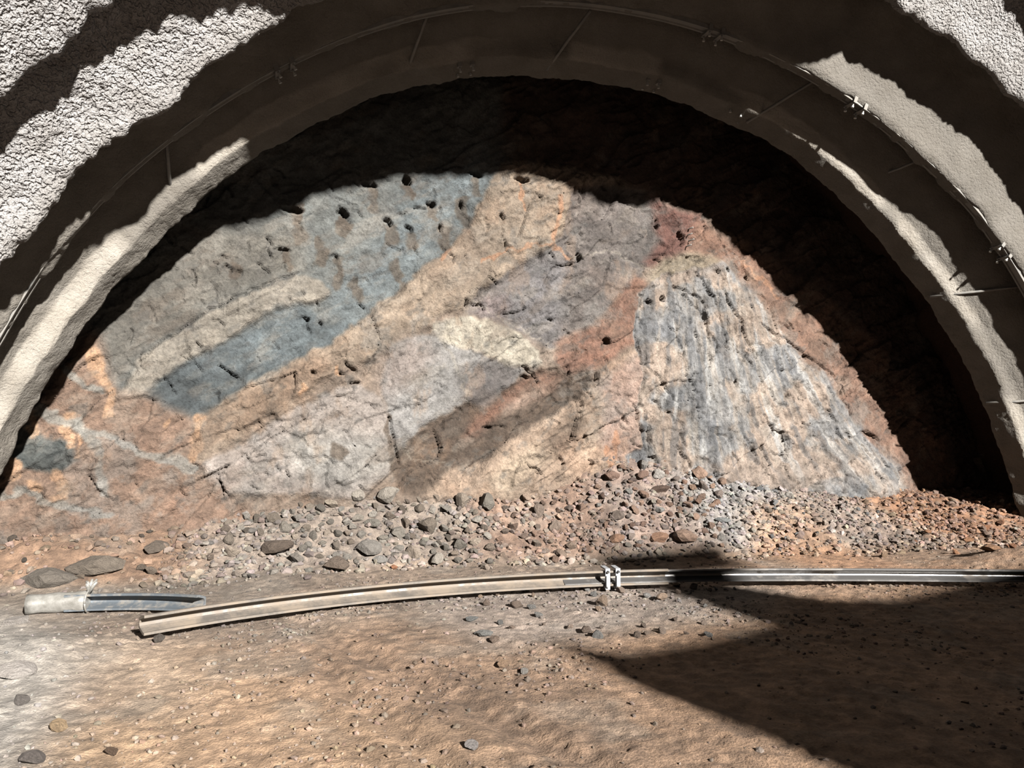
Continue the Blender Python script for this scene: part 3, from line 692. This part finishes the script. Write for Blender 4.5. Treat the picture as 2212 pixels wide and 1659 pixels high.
BIG = [  # px, py (foot), size, rgb, yaw, proto, name, label
    (592, 1192, (.46, .26, .22), (118, 100, 84), -.5, 0, 'rock_slab', 'large brown slab of rock lying tilted on the rubble, left of the brown block'),
    (726, 1232, (.30, .28, .27), (122, 104, 88), .3, 1, 'rock_block', 'blunt brown rock block at the foot of the rubble above the steel beam'),
    (796, 1196, (.34, .26, .24), (152, 144, 134), .1, 2, 'rock_block', 'broad grey flat-topped rock beside the brown block in the rubble'),
    (856, 1158, (.22, .20, .20), (164, 154, 140), .8, 3, 'rock_block', 'pale five-sided rock high in the rubble above the small orange stone'),
    (806, 1140, (.24, .16, .15), (158, 150, 136), -.3, 4, 'rock_shard', 'pale pointed rock shard in the middle of the rubble'),
    (850, 1230, (.09, .08, .10), (196, 128, 78), .2, 5, 'pebble', 'small orange stone at the foot of the rubble'),
    (960, 1150, (.16, .15, .13), (168, 158, 144), .5, 6, 'rock_block', 'small pale angular rock at the right end of the grey rubble'),
    (1331, 1116, (.22, .20, .22), (140, 122, 108), .4, 7, 'boulder', 'rounded grey brown boulder at the left edge of the red-brown rubble'),
    (1358, 1070, (.13, .11, .11), (172, 168, 160), .9, 8, 'rock_chunk', 'whitish grey rock chunk high in the red-brown rubble'),
    (1428, 1062, (.28, .14, .10), (124, 96, 78), -.45, 9, 'rock_slab', 'flat brown slab in the upper part of the red-brown rubble'),
    (1496, 1058, (.14, .12, .13), (184, 146, 116), .1, 10, 'rock_block', 'light tan block standing out at the top right of the red-brown rubble'),
    (1412, 1092, (.10, .08, .14), (190, 178, 160), .7, 11, 'rock_shard', 'thin whitish shard sticking up from the red-brown rubble'),
    (1508, 1090, (.12, .08, .15), (164, 126, 100), .2, 12, 'rock_shard', 'tan wedge of rock right of the whitish shard'),
    (1484, 1160, (.36, .28, .24), (166, 132, 108), .15, 13, 'boulder', 'large tan pyramid-shaped rock just above the shadow on the floor'),
    (1560, 1128, (.26, .13, .09), (160, 162, 160), -.2, 2, 'rock_slab', 'pale blue grey slab lying on the fine grey scree'),
    (1425, 1112, (.18, .11, .10), (178, 174, 166), -.7, 4, 'rock_slab', 'grey white slab beside the rounded boulder'),
    (1640, 1060, (.16, .12, .08), (128, 130, 132), .3, 6, 'rock_slab', 'dark grey flat stone at the top of the scree below the pale cone'),
    (1330, 1170, (.26, .18, .14), (176, 130, 96), .3, 8, 'rock_block', 'orange tan rock at the lower left of the red-brown rubble'),
    (1425, 1170, (.26, .17, .14), (182, 134, 100), -.2, 9, 'rock_block', 'orange tan rock beside the pyramid-shaped rock'),
    (692, 1075, (.30, .22, .2), (190, 172, 148), .5, 10, 'rock_block', 'cream coloured block at the top of the left rubble'),
    (716, 1098, (.20, .18, .2), (194, 176, 152), .9, 11, 'rock_block', 'cream coloured block just below the larger cream block'),
    (640, 1215, (.18, .16, .16), (146, 136, 124), .9, 12, 'rock_block', 'small grey rock between the brown slab and the brown block'),
    (822, 1215, (.2, .14, .14), (164, 158, 150), .9, 0, 'rock_block', 'light grey rock right of the broad flat-topped rock'),
    (100, 1252, (.55, .42, .34), (118, 108, 96), .2, 7, 'boulder', 'dark grey boulder half buried above the wrapped beam end'),
    (200, 1225, (.62, .42, .34), (130, 116, 100), -.2, 10, 'boulder', 'wide grey brown boulder half buried at the far left'),
    (335, 1190, (.3, .2, .16), (128, 112, 96), .4, 5, 'rock_block', 'grey brown rock with a black gap under it left of the rubble'),
    (925, 1293, (.18, .09, .08), (176, 158, 138), .1, 6, 'rock_block', 'tan stone wedged under the long steel beam'),
    (1042, 1372, (.16, .12, .07), (150, 148, 142), -.3, 7, 'rock_slab', 'grey flat stone on the floor in front of the beam'),
    (1020, 1340, (.13, .1, .04), (140, 140, 136), .6, 9, 'rock_slab', 'flat bluish grey stone bedded in the floor behind the grey flat stone'),
    (1088, 1438, (.14, .07, .05), (186, 148, 112), .45, 8, 'rock_slab', 'tan sliver of stone on the open brown floor'),
    (1132, 1454, (.07, .06, .05), (168, 160, 150), .1, 10, 'pebble', 'small pale grey stone on the open floor near the shadow tip'),
    (1018, 1618, (.08, .07, .06), (176, 166, 160), .1, 11, 'pebble', 'lilac grey stone at the bottom edge of the floor'),
    (342, 1386, (.09, .09, .09), (112, 100, 88), .1, 12, 'pebble', 'round dark pebble below the end of the long steel beam'),
    (130, 1576, (.10, .09, .07), (198, 164, 118), .4, 13, 'pebble', 'round ochre pebble on the pale dust at the lower left'),
    (45, 1518, (.09, .11, .07), (138, 128, 120), .3, 0, 'pebble', 'grey pebble on the pale dust left of the ochre pebble'),
    (68, 1648, (.14, .13, .09), (128, 116, 108), .9, 2, 'rock_block', 'mauve grey stone in the bottom left corner'),
    (243, 1632, (.07, .06, .05), (120, 92, 66), .3, 4, 'pebble', 'small brown pebble at the bottom left'),
    (25, 1450, (.34, .30, .16), (196, 186, 176), .3, 1, 'boulder', 'pale dust covered stone at the left edge of the floor'),
    (30, 1345, (.26, .22, .14), (176, 166, 156), .7, 3, 'boulder', 'pale rounded stone below the wrapped beam end'),
    (2140, 1190, (.34, .20, .14), (176, 126, 82), .2, 5, 'rock_slab', 'orange brown slab on the bank at the right edge'),
    (2196, 1150, (.14, .10, .10), (206, 192, 172), .2, 6, 'rock_block', 'whitish stone on the orange bank at the right edge'),
    (2090, 1172, (.24, .14, .12), (170, 118, 74), .5, 7, 'rock_block', 'rust coloured rock in the middle of the orange bank'),
    (1690, 1120, (.1, .09, .08), (182, 124, 86), .2, 8, 'pebble', 'orange stone lying in the grey scree'),
    (1675, 1092, (.09, .07, .1), (180, 180, 178), .2, 9, 'pebble', 'pale stone in the grey scree above the orange stone'),
    (1130, 1165, (.2, .14, .13), (150, 124, 106), .5, 10, 'rock_block', 'brown rock midway between the two rubble heaps'),
    (1160, 1180, (.17, .13, .14), (166, 146, 128), .9, 11, 'rock_block', 'grey tan rock beside the brown rock between the two heaps'),
    (1075, 1068, (.16, .12, .14), (170, 144, 118), .2, 12, 'rock_block', 'tan rock with a black hollow beside it at the top of the slope'),
    (1150, 1062, (.20, .14, .2), (178, 156, 130), .3, 13, 'rock_block', 'pale tan rock leaning at the foot of the rock face'),
]
NICK = ['the large brown slab', 'the blunt brown block', 'the flat-topped grey rock', 'the five-sided pale rock', 'the pale pointed shard', 'the small orange stone',
        'the small pale angular rock', 'the rounded boulder', 'the whitish chunk', 'the flat brown slab', 'the light tan block', 'the whitish shard', 'the tan wedge',
        'the pyramid-shaped rock', 'the blue grey slab', 'the grey white slab', 'the dark grey flat stone', 'the lower orange tan rock', 'the orange tan rock', 'the larger cream block',
        'the lower cream block', 'the small grey rock', 'the light grey rock', 'the half buried dark boulder', 'the wide left boulder', 'the undercut grey brown rock', 'the wedged tan stone',
        'the grey flat stone', 'the flat bluish stone', 'the tan sliver', 'the small pale grey stone', 'the lilac grey stone', 'the round dark pebble', 'the round ochre pebble',
        'the left grey pebble', 'the corner stone', 'the small brown pebble', 'the dust covered stone', 'the pale rounded stone', 'the orange brown slab', 'the whitish bank stone',
        'the rust coloured rock', 'the orange scree stone', 'the pale scree stone', 'the brown middle rock', 'the grey tan middle rock', 'the tan hollow rock', 'the leaning tan rock']
POS = []; RUB = []
def colour_word(c):
    r, g, b = c; sat = (max(c) - min(c)) / max(c); v = max(c)
    if sat < .14: return 'pale grey' if v > 155 else ('grey' if v > 125 else 'dark grey')
    if sat < .27: return 'grey tan' if v > 150 else 'grey brown'
    if sat < .40: return 'light tan' if v > 165 else 'brown'
    return 'orange' if v > 165 else 'rust brown'
taken = []
for px, py, sz, rgb, yaw, k, nm, lab in BIG:
    p = hit_ground(px, py)
    fac = 1.2 if p[2] > .12 else 1.0
    bo = nm == 'boulder'
    put_stone(nm, k, p[0], p[1], sz, rgb, (random.uniform(.0, .45) * (.3 if bo else 1), random.uniform(-.25, .25) * (.3 if bo else 1), yaw), .42 if bo else .12, lab, 'rock' if max(sz) > .12 else 'pebble', None, lin(rgb) / fac)
    taken.append((p[0], p[1], max(sz[0], sz[1]))); POS.append((p[0], p[1]))
# loose rubble: every stone its own object, largest first
ZONES = [  # px range, py range, number, sizes, colours, label, group
    (470, 1060, 1070, 1218, 125, (.10, .32), [(150, 140, 126), (160, 150, 136), (132, 118, 102), (146, 128, 110), (186, 176, 162), (176, 158, 138)], 'grey angular rubble stone on the slope left of centre', 'grey rubble left of centre'),
    (1290, 1560, 1000, 1185, 95, (.09, .26), [(160, 124, 100), (140, 108, 90), (170, 136, 112), (150, 132, 120), (188, 180, 170), (190, 152, 124)], 'red-brown rubble stone on the heap below the pale cone', 'red-brown rubble heap'),
    (1060, 1290, 1080, 1215, 30, (.09, .22), [(154, 122, 100), (146, 126, 110), (166, 140, 118)], 'brown stone scattered between the two rubble heaps', 'stones between the rubble heaps'),
    (1560, 1900, 1050, 1190, 40, (.05, .10), [(150, 146, 142), (136, 134, 132), (162, 142, 126)], 'small grey stone on the scree right of the red-brown heap', 'grey scree stones'),
    (1900, 2205, 1110, 1205, 20, (.06, .14), [(176, 122, 78), (160, 106, 66), (150, 120, 90)], 'rust-orange stone on the bank at the right', 'stones of the orange bank'),
    (960, 1560, 1265, 1390, 45, (.05, .12), [(158, 136, 118), (150, 146, 140), (168, 140, 114), (140, 118, 100)], 'grey tan stone on the floor in front of the beam', 'stones in front of the beam'),
    (0, 460, 1100, 1250, 22, (.06, .15), [(130, 112, 94), (146, 126, 106), (112, 100, 86)], 'brown stone on the low bank at the left', 'stones of the left bank'),
]
for (xa, xb, ya, yb, num, (s0, s1), cols, lab, grp) in ZONES:
    done = tries = 0
    while done < num and tries < num * 30:
        tries += 1
        p = hit_ground(random.uniform(xa, xb), random.uniform(ya, yb))
        s = s0 + (s1 - s0) * random.random() ** 2.2
        if p[1] > 9.0 or any((p[0] - a) ** 2 + (p[1] - b) ** 2 < (.45 * (s + c)) ** 2 for a, b, c in taken): continue
        taken.append((p[0], p[1], s)); done += 1
        rgb = np.array(random.choice(cols)) * random.uniform(.85, 1.2)
        fac = 1.15 if p[2] > .12 else 1.0
        o = put_stone('rubble_stone', random.randrange(14), p[0], p[1], (s, s * random.uniform(.6, 1), s * random.uniform(.75, 1.3)), rgb,
                  (random.uniform(-.5, .5), random.uniform(-.5, .5), random.uniform(0, 6.28)), .22, lab, 'stone', grp, lin(rgb) / fac)
        q = min(range(len(POS)), key=lambda k: (POS[k][0] - p[0]) ** 2 + (POS[k][1] - p[1]) ** 2)
        ex, ey = p[0] - POS[q][0], p[1] - POS[q][1]
        side, depth = ex * AX[0][0] + ey * AX[0][1], ex * AX[2][0] + ey * AX[2][1]
        where = ('right of' if side > 0 else 'left of') if abs(side) > abs(depth) * .8 else ('behind' if depth > 0 else 'in front of')
        size = 'small' if s < .11 else ('mid-sized' if s < .16 else 'large')
        RUB.append((f'{size} {colour_word(rgb)} stone {where} {NICK[q]}', math.hypot(ex, ey), o))
ORD = ['nearest', 'second nearest', 'third nearest', 'fourth nearest', 'fifth nearest', 'sixth nearest', 'seventh nearest', 'eighth nearest', 'ninth nearest', 'tenth nearest', 'eleventh nearest', 'twelfth nearest']
for lab in sorted({r[0] for r in RUB}):
    same = sorted([r for r in RUB if r[0] == lab], key=lambda r: r[1])
    for k, r in enumerate(same): r[2]['label'] = lab if len(same) == 1 else f'{ORD[min(k, 11)]} {lab}'

# gravel too small to count
def gravel(name, pts, sizes, cols, label):
    protos = []
    for k in range(8):
        r = np.random.default_rng(900 + k)
        g = (1 + 5 ** .5) / 2
        v = np.array([(-1, g, 0), (1, g, 0), (-1, -g, 0), (1, -g, 0), (0, -1, g), (0, 1, g), (0, -1, -g), (0, 1, -g), (g, 0, -1), (g, 0, 1), (-g, 0, -1), (-g, 0, 1)]) / 1.9
        v = v * r.uniform(.62, 1.2, (12, 1)) * np.array([1, r.uniform(.6, .9), r.uniform(.5, .8)])
        protos.append(v * .5)
    f = np.array([(0,11,5),(0,5,1),(0,1,7),(0,7,10),(0,10,11),(1,5,9),(5,11,4),(11,10,2),(10,7,6),(7,1,8),(3,9,4),(3,4,2),(3,2,6),(3,6,8),(3,8,9),(4,9,5),(2,4,11),(6,2,10),(8,6,7),(9,8,1)])
    n = len(pts); k = RNG.integers(0, 8, n); a = RNG.uniform(0, 6.283, n); tl = RNG.uniform(-.6, .6, n)
    V = np.stack(protos)[k] * sizes[:, None, None]
    c, s = np.cos(a)[:, None], np.sin(a)[:, None]; ct, st = np.cos(tl)[:, None], np.sin(tl)[:, None]
    y = V[..., 1] * ct - V[..., 2] * st; z = V[..., 1] * st + V[..., 2] * ct; x = V[..., 0]
    V = np.stack([x * c - y * s, x * s + y * c, z], -1) + pts[:, None, :]
    Fc = (f[None] + 12 * np.arange(n)[:, None, None]).reshape(-1, 3)
    me = raw_mesh(name, V.reshape(-1, 3), Fc, False, np.repeat(cols, 12, 0))
    return tag(link(name, me, M['gravel']), label, 'gravel', kind='stuff')
def scatter(n, xr, yr, keep, s0, s1, pw, hi=1.45):
    x = RNG.uniform(*xr, n); y = RNG.uniform(*yr, n); m = keep(x, y) > RNG.uniform(0, 1, n); x, y = x[m], y[m]
    s = s0 + (s1 - s0) * RNG.uniform(0, 1, len(x)) ** pw
    z = ground_z(x, y) + s * .12
    c = ground_col(x, y) * RNG.uniform(.6, hi, (len(x), 1)) * RNG.uniform(.93, 1.07, (len(x), 3))
    gmix = RNG.uniform(0, .45, (len(x), 1)); c = c * (1 - gmix) + c.mean(1, keepdims=True) * gmix
    return np.stack([x, y, z], 1), s, c
def toe_at(x): return np.interp(x, gx, toe[:, len(gy) // 2])
k1 = lambda x, y: np.clip((y - toe_at(x) + .25) / .35, 0, 1) * np.where(x < -4.6, .35, 1) * (.35 + .65 * sst(-.35, .25, fbm(x * 1.4, y * 1.4, seed=300, oct=3)))
gravel('rubble_gravel', *scatter(15000, (-6.0, 6.6), (7.0, 9.05), k1, .03, .12, 2.4), 'small broken gravel covering the slope below the rock face')
k2 = lambda x, y: (.10 + .9 * sst(-.05, .4, fbm(x * 1.1 + 3, y * 1.1, seed=310, oct=4))) * np.where(y > 5.2, 1, .65)
gravel('floor_gravel', *scatter(26000, (-6.0, 5.5), (2.6, 7.6), k2, .010, .050, 3, 1.05), 'fine loose gravel strewn over the brown earth floor')

# ------------------------------------------------------------------ steel arch lying on the floor
def channel(scale=1.0):
    """open channel section, mouth toward +u; v is upright"""
    w, d, tk = .070 * scale, .115 * scale, .012 * scale
    top = [(d, w), (d, w - tk * 1.5), (d - .022 * scale, w - tk * 1.6), (.035 * scale, .030 * scale), (.018 * scale, .020 * scale), (.012 * scale, .0)]
    inner = top + [(a, -b) for a, b in top[-2::-1]]
    outer = [(d - .03 * scale, -w), (.02 * scale, -.046 * scale), (0, -.034 * scale), (0, .034 * scale), (.02 * scale, .046 * scale), (d - .03 * scale, w)]
    return inner + outer
def smooth_path(P, n):
    P = np.array(P, float); t = np.concatenate([[0], np.cumsum(np.linalg.norm(np.diff(P, axis=0), axis=1))])
    tt = np.linspace(0, t[-1], n); k = np.polyfit(t, P[:, 0], 4), np.polyfit(t, P[:, 1], 4), np.polyfit(t, P[:, 2], 3)
    return np.stack([np.polyval(a, tt) for a in k], 1)
def frames_along(path, toward):
    fr = []
    for i, p in enumerate(path):
        d = path[min(i + 1, len(path) - 1)] - path[max(i - 1, 0)]; d = Vector(d).normalized(); up = Vector((0, 0, 1))
        u = d.cross(up).normalized()
        if u.dot(Vector(toward)) < 0: u = -u
        fr.append((Vector(p), u, u.cross(d) if u.cross(d).z > 0 else -u.cross(d)))
    return fr
BEAM_Z = .115
bp = on_plane_z([(300, 1344), (450, 1322), (600, 1301), (740, 1284), (905, 1267), (1037, 1256), (1279, 1246), (1472, 1240), (1809, 1239), (2212, 1240), (2420, 1243)], BEAM_Z)
for q in bp: q[2] = max(BEAM_Z, float(ground_z(q[0], q[1])) + .055)
path = smooth_path(bp, 90)
tow = (-.2, -1, 0)
cl0 = int(np.argmin([np.hypot(*(p[:2] - on_plane_z([(1310, 1245)], BEAM_Z)[0][:2])) for p in path]))
root = empty('steel_arch', (float(path[cl0][0]), float(path[cl0][1]), 0))
tag(root, 'long curved steel arch beam lying on the floor, two segments clamped together', 'steel beam')
kids = []
b = MB(); b.sweep(frames_along(path[:cl0 + 7], tow), channel(.96)); kids.append(b.build('beam_segment', M['dusty_steel']))
tag(kids[-1], 'dusty brown beam segment')
pp = path.copy(); pp[:, 2] += .002
b = MB(); b.sweep(frames_along(pp[cl0 - 4:], tow), channel(.80)); kids.append(b.build('beam_segment', M['bare_steel']))
tag(kids[-1], 'shiny bare steel beam segment')
for cx in (1293, 1328):
    i = int(np.argmin([abs(np.dot(np.array(rays([(cx, 1240)])[0])[:2], [-(p - CAM)[1], (p - CAM)[0]])) for p in path]))
    o, u, v = frames_along(path, tow)[i]; d = u.cross(v).normalized()
    R = Matrix((d, u, v)).transposed()
    c = MB(); c.box(o + u * .132, (.021, .008, .092), R); c.box(o + u * .055 + v * .084, (.021, .08, .007), R); c.box(o + u * .055 - v * .084, (.021, .08, .007), R)
    c.box(o + u * .145 - v * .02, (.016, .007, .05), R)
    cl = c.build('clamp', M['zinc']); tag(cl, 'bright galvanised clamp'); kids.append(cl)
    for sgn in (1, -1):
        h = MB(); h.tube([o + u * .138 + v * (.064 * sgn), o + u * .158 + v * (.064 * sgn)], .012, 6, smooth=False); n = h.build('nut', M['rubber'] if sgn > 0 else M['bolt'])
        n.parent = cl
rebase(root, kids)

# short beam offcut with its end wrapped in white plastic
sp = on_plane_z([(62, 1298), (160, 1293), (280, 1291), (370, 1293), (445, 1298)], .09)
for q in sp: q[2] = float(ground_z(q[0], q[1])) + .075
spath = smooth_path(sp, 26); spath[:, 2] = np.linspace(spath[:4, 2].mean(), spath[-4:, 2].mean() + .03, 26)
root = empty('beam_offcut', (float(spath[12][0]), float(spath[12][1]), 0)); tag(root, 'short bluish steel beam piece with one end wrapped in white plastic', 'steel beam')
fr = frames_along(spath, tow)
kids = []
b = MB(); b.sweep(fr[5:], channel(.92)); kids.append(b.build('beam_segment', M['blue_steel']))
sack = []
for k in range(9):
    o, u, v = fr[k]; s = 1.0 - .06 * (8 - k) / 8; sack.append((o + u * .05, u * (s * (1 + .05 * math.sin(k * 2.1))), v * (s * (1 + .05 * math.cos(k * 1.7)))))
prof = [(.075 * math.cos(a) * (1 + .08 * math.sin(5 * a)), .078 * math.sin(a) * (1 + .05 * math.cos(7 * a))) for a in np.linspace(0, 2 * math.pi, 22, endpoint=False)]
b = MB(); b.sweep(sack, prof, smooth=True); wrap = b.build('plastic_wrap', M['plastic']); tag(wrap, 'white plastic wrapping tied around the beam end'); kids.append(wrap)
o, u, v = fr[8]; kb = MB(); rk = random.Random(3)
for k in range(7):
    e = o + u * (.05 + rk.uniform(-.05, .05)) + v * (.12 + rk.uniform(.0, .05)) + u.cross(v) * rk.uniform(-.07, .05)
    kb.tube([o + u * .05 + v * .065, (o + u * .05 + v * .09 + e) / 2, e], [.012, .016, .009], 6)
ring = [o + u * (.05 + .083 * math.cos(a)) + v * (.084 * math.sin(a)) for a in np.linspace(0, 2 * math.pi, 25)]
kb.tube(ring, .008, 6)
kn = kb.build('knot', M['plastic']); kn.parent = wrap
rebase(root, kids)

# ------------------------------------------------------------------ steel ribs in the lining with clamps, and spacer rods
def rib_frame(k, th, dn=0.0, ds=0.0):
    n = lip_n(k, np.array([th]))[0] + dn; p = ring_pt(np.array([th]), np.array([n]), np.array([LIPS[k][0] - LIPS[k][2] * .5 + ds]))[0]
    r = Vector((math.cos(th) * RA, 0, math.sin(th) * RB)).normalized()
    return Vector(p), r
def px_theta(k, px, py):
    s = LIPS[k][0] - LIPS[k][2] * .5; q = on_plane_y([(px, py)], s)[0]
    return math.atan2((q[2] - CZ) / RB, q[0] / RA)
for k, lab, clamps, ds, dn in ((4, 'innermost steel arch rib nearest the rock face, crusted with sprayed concrete', [(1000, 166), (1395, 206), (1570, 262)], -.19, .032),
                       (3, 'second steel arch rib from the rock face, crusted with sprayed concrete', [(615, 150), (1540, 78), (1850, 225), (2165, 540)], 0.0, 0.0)):
    frs = []
    for th in np.linspace(R_(8), R_(172), 150):
        p, r = rib_frame(k, th, dn, ds); frs.append((p, -r, Vector((0, 1, 0))))
    root = empty('steel_rib', (0, LIPS[k][0], 0)); tag(root, lab, 'steel rib', 'steel ribs of the vault'); kids = []
    b = MB(); b.sweep(frs, [(.010, -.055), (.010, -.035), (-.004, -.028), (-.004, .028), (.010, .035), (.010, .055), (-.10, .06), (-.10, -.06)]); kids.append(b.build('beam', M['rib_steel']))
    for (px, py) in clamps:
        t0 = px_theta(k, px, py)
        for dt in (-.011, .011):
            p, r = rib_frame(k, t0 + dt, dn * .4, ds * .6); tdir = r.cross(Vector((0, 1, 0))).normalized(); R = Matrix((tdir, Vector((0, 1, 0)), -r)).transposed()
            c = MB(); c.box(p - r * .028, (.022, .085, .008), R); c.box(p + Vector((0, .078, 0)) , (.022, .008, .04), R); c.box(p - Vector((0, .078, 0)), (.022, .008, .04), R)
            cl = c.build('clamp', M['rib_steel']); kids.append(cl)
            for sy in (-.06, .06):
                h = MB(); h.tube([p - r * .03 + Vector((0, sy, 0)), p - r * .085 + Vector((0, sy, 0))], .009, 6); h.tube([p - r * .075 + Vector((0, sy, 0)), p - r * .095 + Vector((0, sy, 0))], .016, 6, smooth=False)
                h.build('bolt', M['bolt']).parent = cl
    rebase(root, kids)
RODS = [((920, 40), (875, 165), 'spacer rod at the crown, left of the two crown rods'), ((1270, 30), (1185, 145), 'spacer rod at the crown, right of the two crown rods'),
        ((1750, 180), (1620, 260), 'spacer rod high on the right shoulder of the vault'), ((1975, 350), (1870, 395), 'spacer rod midway down the right shoulder of the vault'),
        ((2212, 618), (2020, 640), 'concrete-crusted spacer rod low on the right, half in sunlight'), ((2330, 862), (2140, 870), 'lowest spacer rod at the right edge of the picture'),
        ((360, 315), (370, 430), 'spacer rod between the ribs on the left side of the vault')]
for a, c, lab in RODS:
    A = on_plane_y([a], 7.30)[0]; Bq = on_plane_y([c], 7.86)[0]
    mid = (A + Bq) / 2 + np.array([RNG.uniform(-.012, .012), 0, RNG.uniform(-.012, .012)])
    b = MB(); ext = (Bq - A) * .06
    b.tube([A - ext, A * .7 + Bq * .3, mid, A * .3 + Bq * .7, Bq + ext], [.017, .016, .018, .017, .018], 8)
    o = b.build('spacer_rod', M['rib_steel']); tag(o, 'steel ' + lab, 'steel rod', 'spacer rods between the ribs')
# rock bolt ends standing out of the reddish rock
for i, (px, py) in enumerate([(1482, 497), (1480, 510), (1484, 522), (1478, 534)]):
    p = on_face([(px, py)])[0]; b = MB(); b.tube([p + np.array([0, .12, 0]), p + np.array([.03, -.13, .01])], .008, 6)
    tag(b.build('rock_bolt', M['rib_steel']), 'thin steel bolt end sticking out of the red rock, ' + ('topmost', 'second from top', 'third from top', 'lowest')[i] + ' of four', 'bolt', 'bolt ends in the red rock')

# ------------------------------------------------------------------ excavator parked right of the camera, outside the picture (its shadow falls on the floor)
def shadow_pts(P, y0, z=0.0):
    q = on_plane_z(P, z); t = (q[:, 1] - y0)[:, None]; return q - SUN_DIR * t
Y0 = -1.6
lower = shadow_pts([(1780, 1659), (1480, 1530), (1300, 1440), (1180, 1385), (1330, 1410), (1480, 1385), (1640, 1345), (1720, 1330), (1750, 1292), (1900, 1295), (2050, 1260), (2212, 1232)], Y0)
arm = shadow_pts([(1720, 1345), (1640, 1345), (1500, 1300), (1400, 1265), (1330, 1235)], Y0)
top = np.array([hit_ground(a, c) for a, c in [(1290, 1197), (1400, 1185), (1540, 1175), (1580, 1195), (1620, 1225), (1500, 1240)]]); top = top - SUN_DIR * (top[:, 1] - Y0)[:, None]
back = shadow_pts([(1560, 1262), (1750, 1292), (1800, 1310)], Y0)
def slab(name, pts2, y0, dep, mat):
    n = len(pts2); b = MB()
    off = Vector(SUN_DIR) * dep
    v0 = [Vector((p[0], y0, p[1])) for p in pts2]; v1 = [p - off for p in v0]
    b.add(v0 + v1, [tuple(range(n)), tuple(range(2 * n - 1, n - 1, -1))] + [(i, (i + 1) % n, n + (i + 1) % n, n + i) for i in range(n)])
    return b.build(name, mat)
body = [(p[0], p[2]) for p in lower]; x_l = body[0][0]; x_r = body[-1][0]
body = body + [(x_r + .5, body[-1][1] + .05), (x_r + .5, .55), (x_l + .1, .55)]
boom = [(p[0], p[2]) for p in list(arm) + list(top) + list(back)]
root = empty('excavator', (4, Y0, 0)); tag(root, 'excavator standing right of the camera, seen only by its dark shadow on the floor', 'excavator')
kids = [slab('body', body, Y0, 1.3, M['paint']), slab('boom', boom, Y0, .45, M['paint'])]
for dy in (.0, -1.9):
    b = MB(); cy = Y0 - .1 + dy
    tr = [(x_l + .5 + .4 * math.cos(a) * 1, .4 + .4 * math.sin(a)) for a in np.linspace(math.pi / 2, 3 * math.pi / 2, 8)] + [(x_r - .1 + .4 * math.cos(a), .4 + .4 * math.sin(a)) for a in np.linspace(-math.pi / 2, math.pi / 2, 8)]
    n = len(tr); v0 = [(x, cy, z) for x, z in tr]; v1 = [(x, cy - .5, z) for x, z in tr]
    b.add(v0 + v1, [tuple(range(n)), tuple(range(2 * n - 1, n - 1, -1))] + [(i, (i + 1) % n, n + (i + 1) % n, n + i) for i in range(n)])
    kids.append(b.build('track', M['rubber']))
rebase(root, kids)
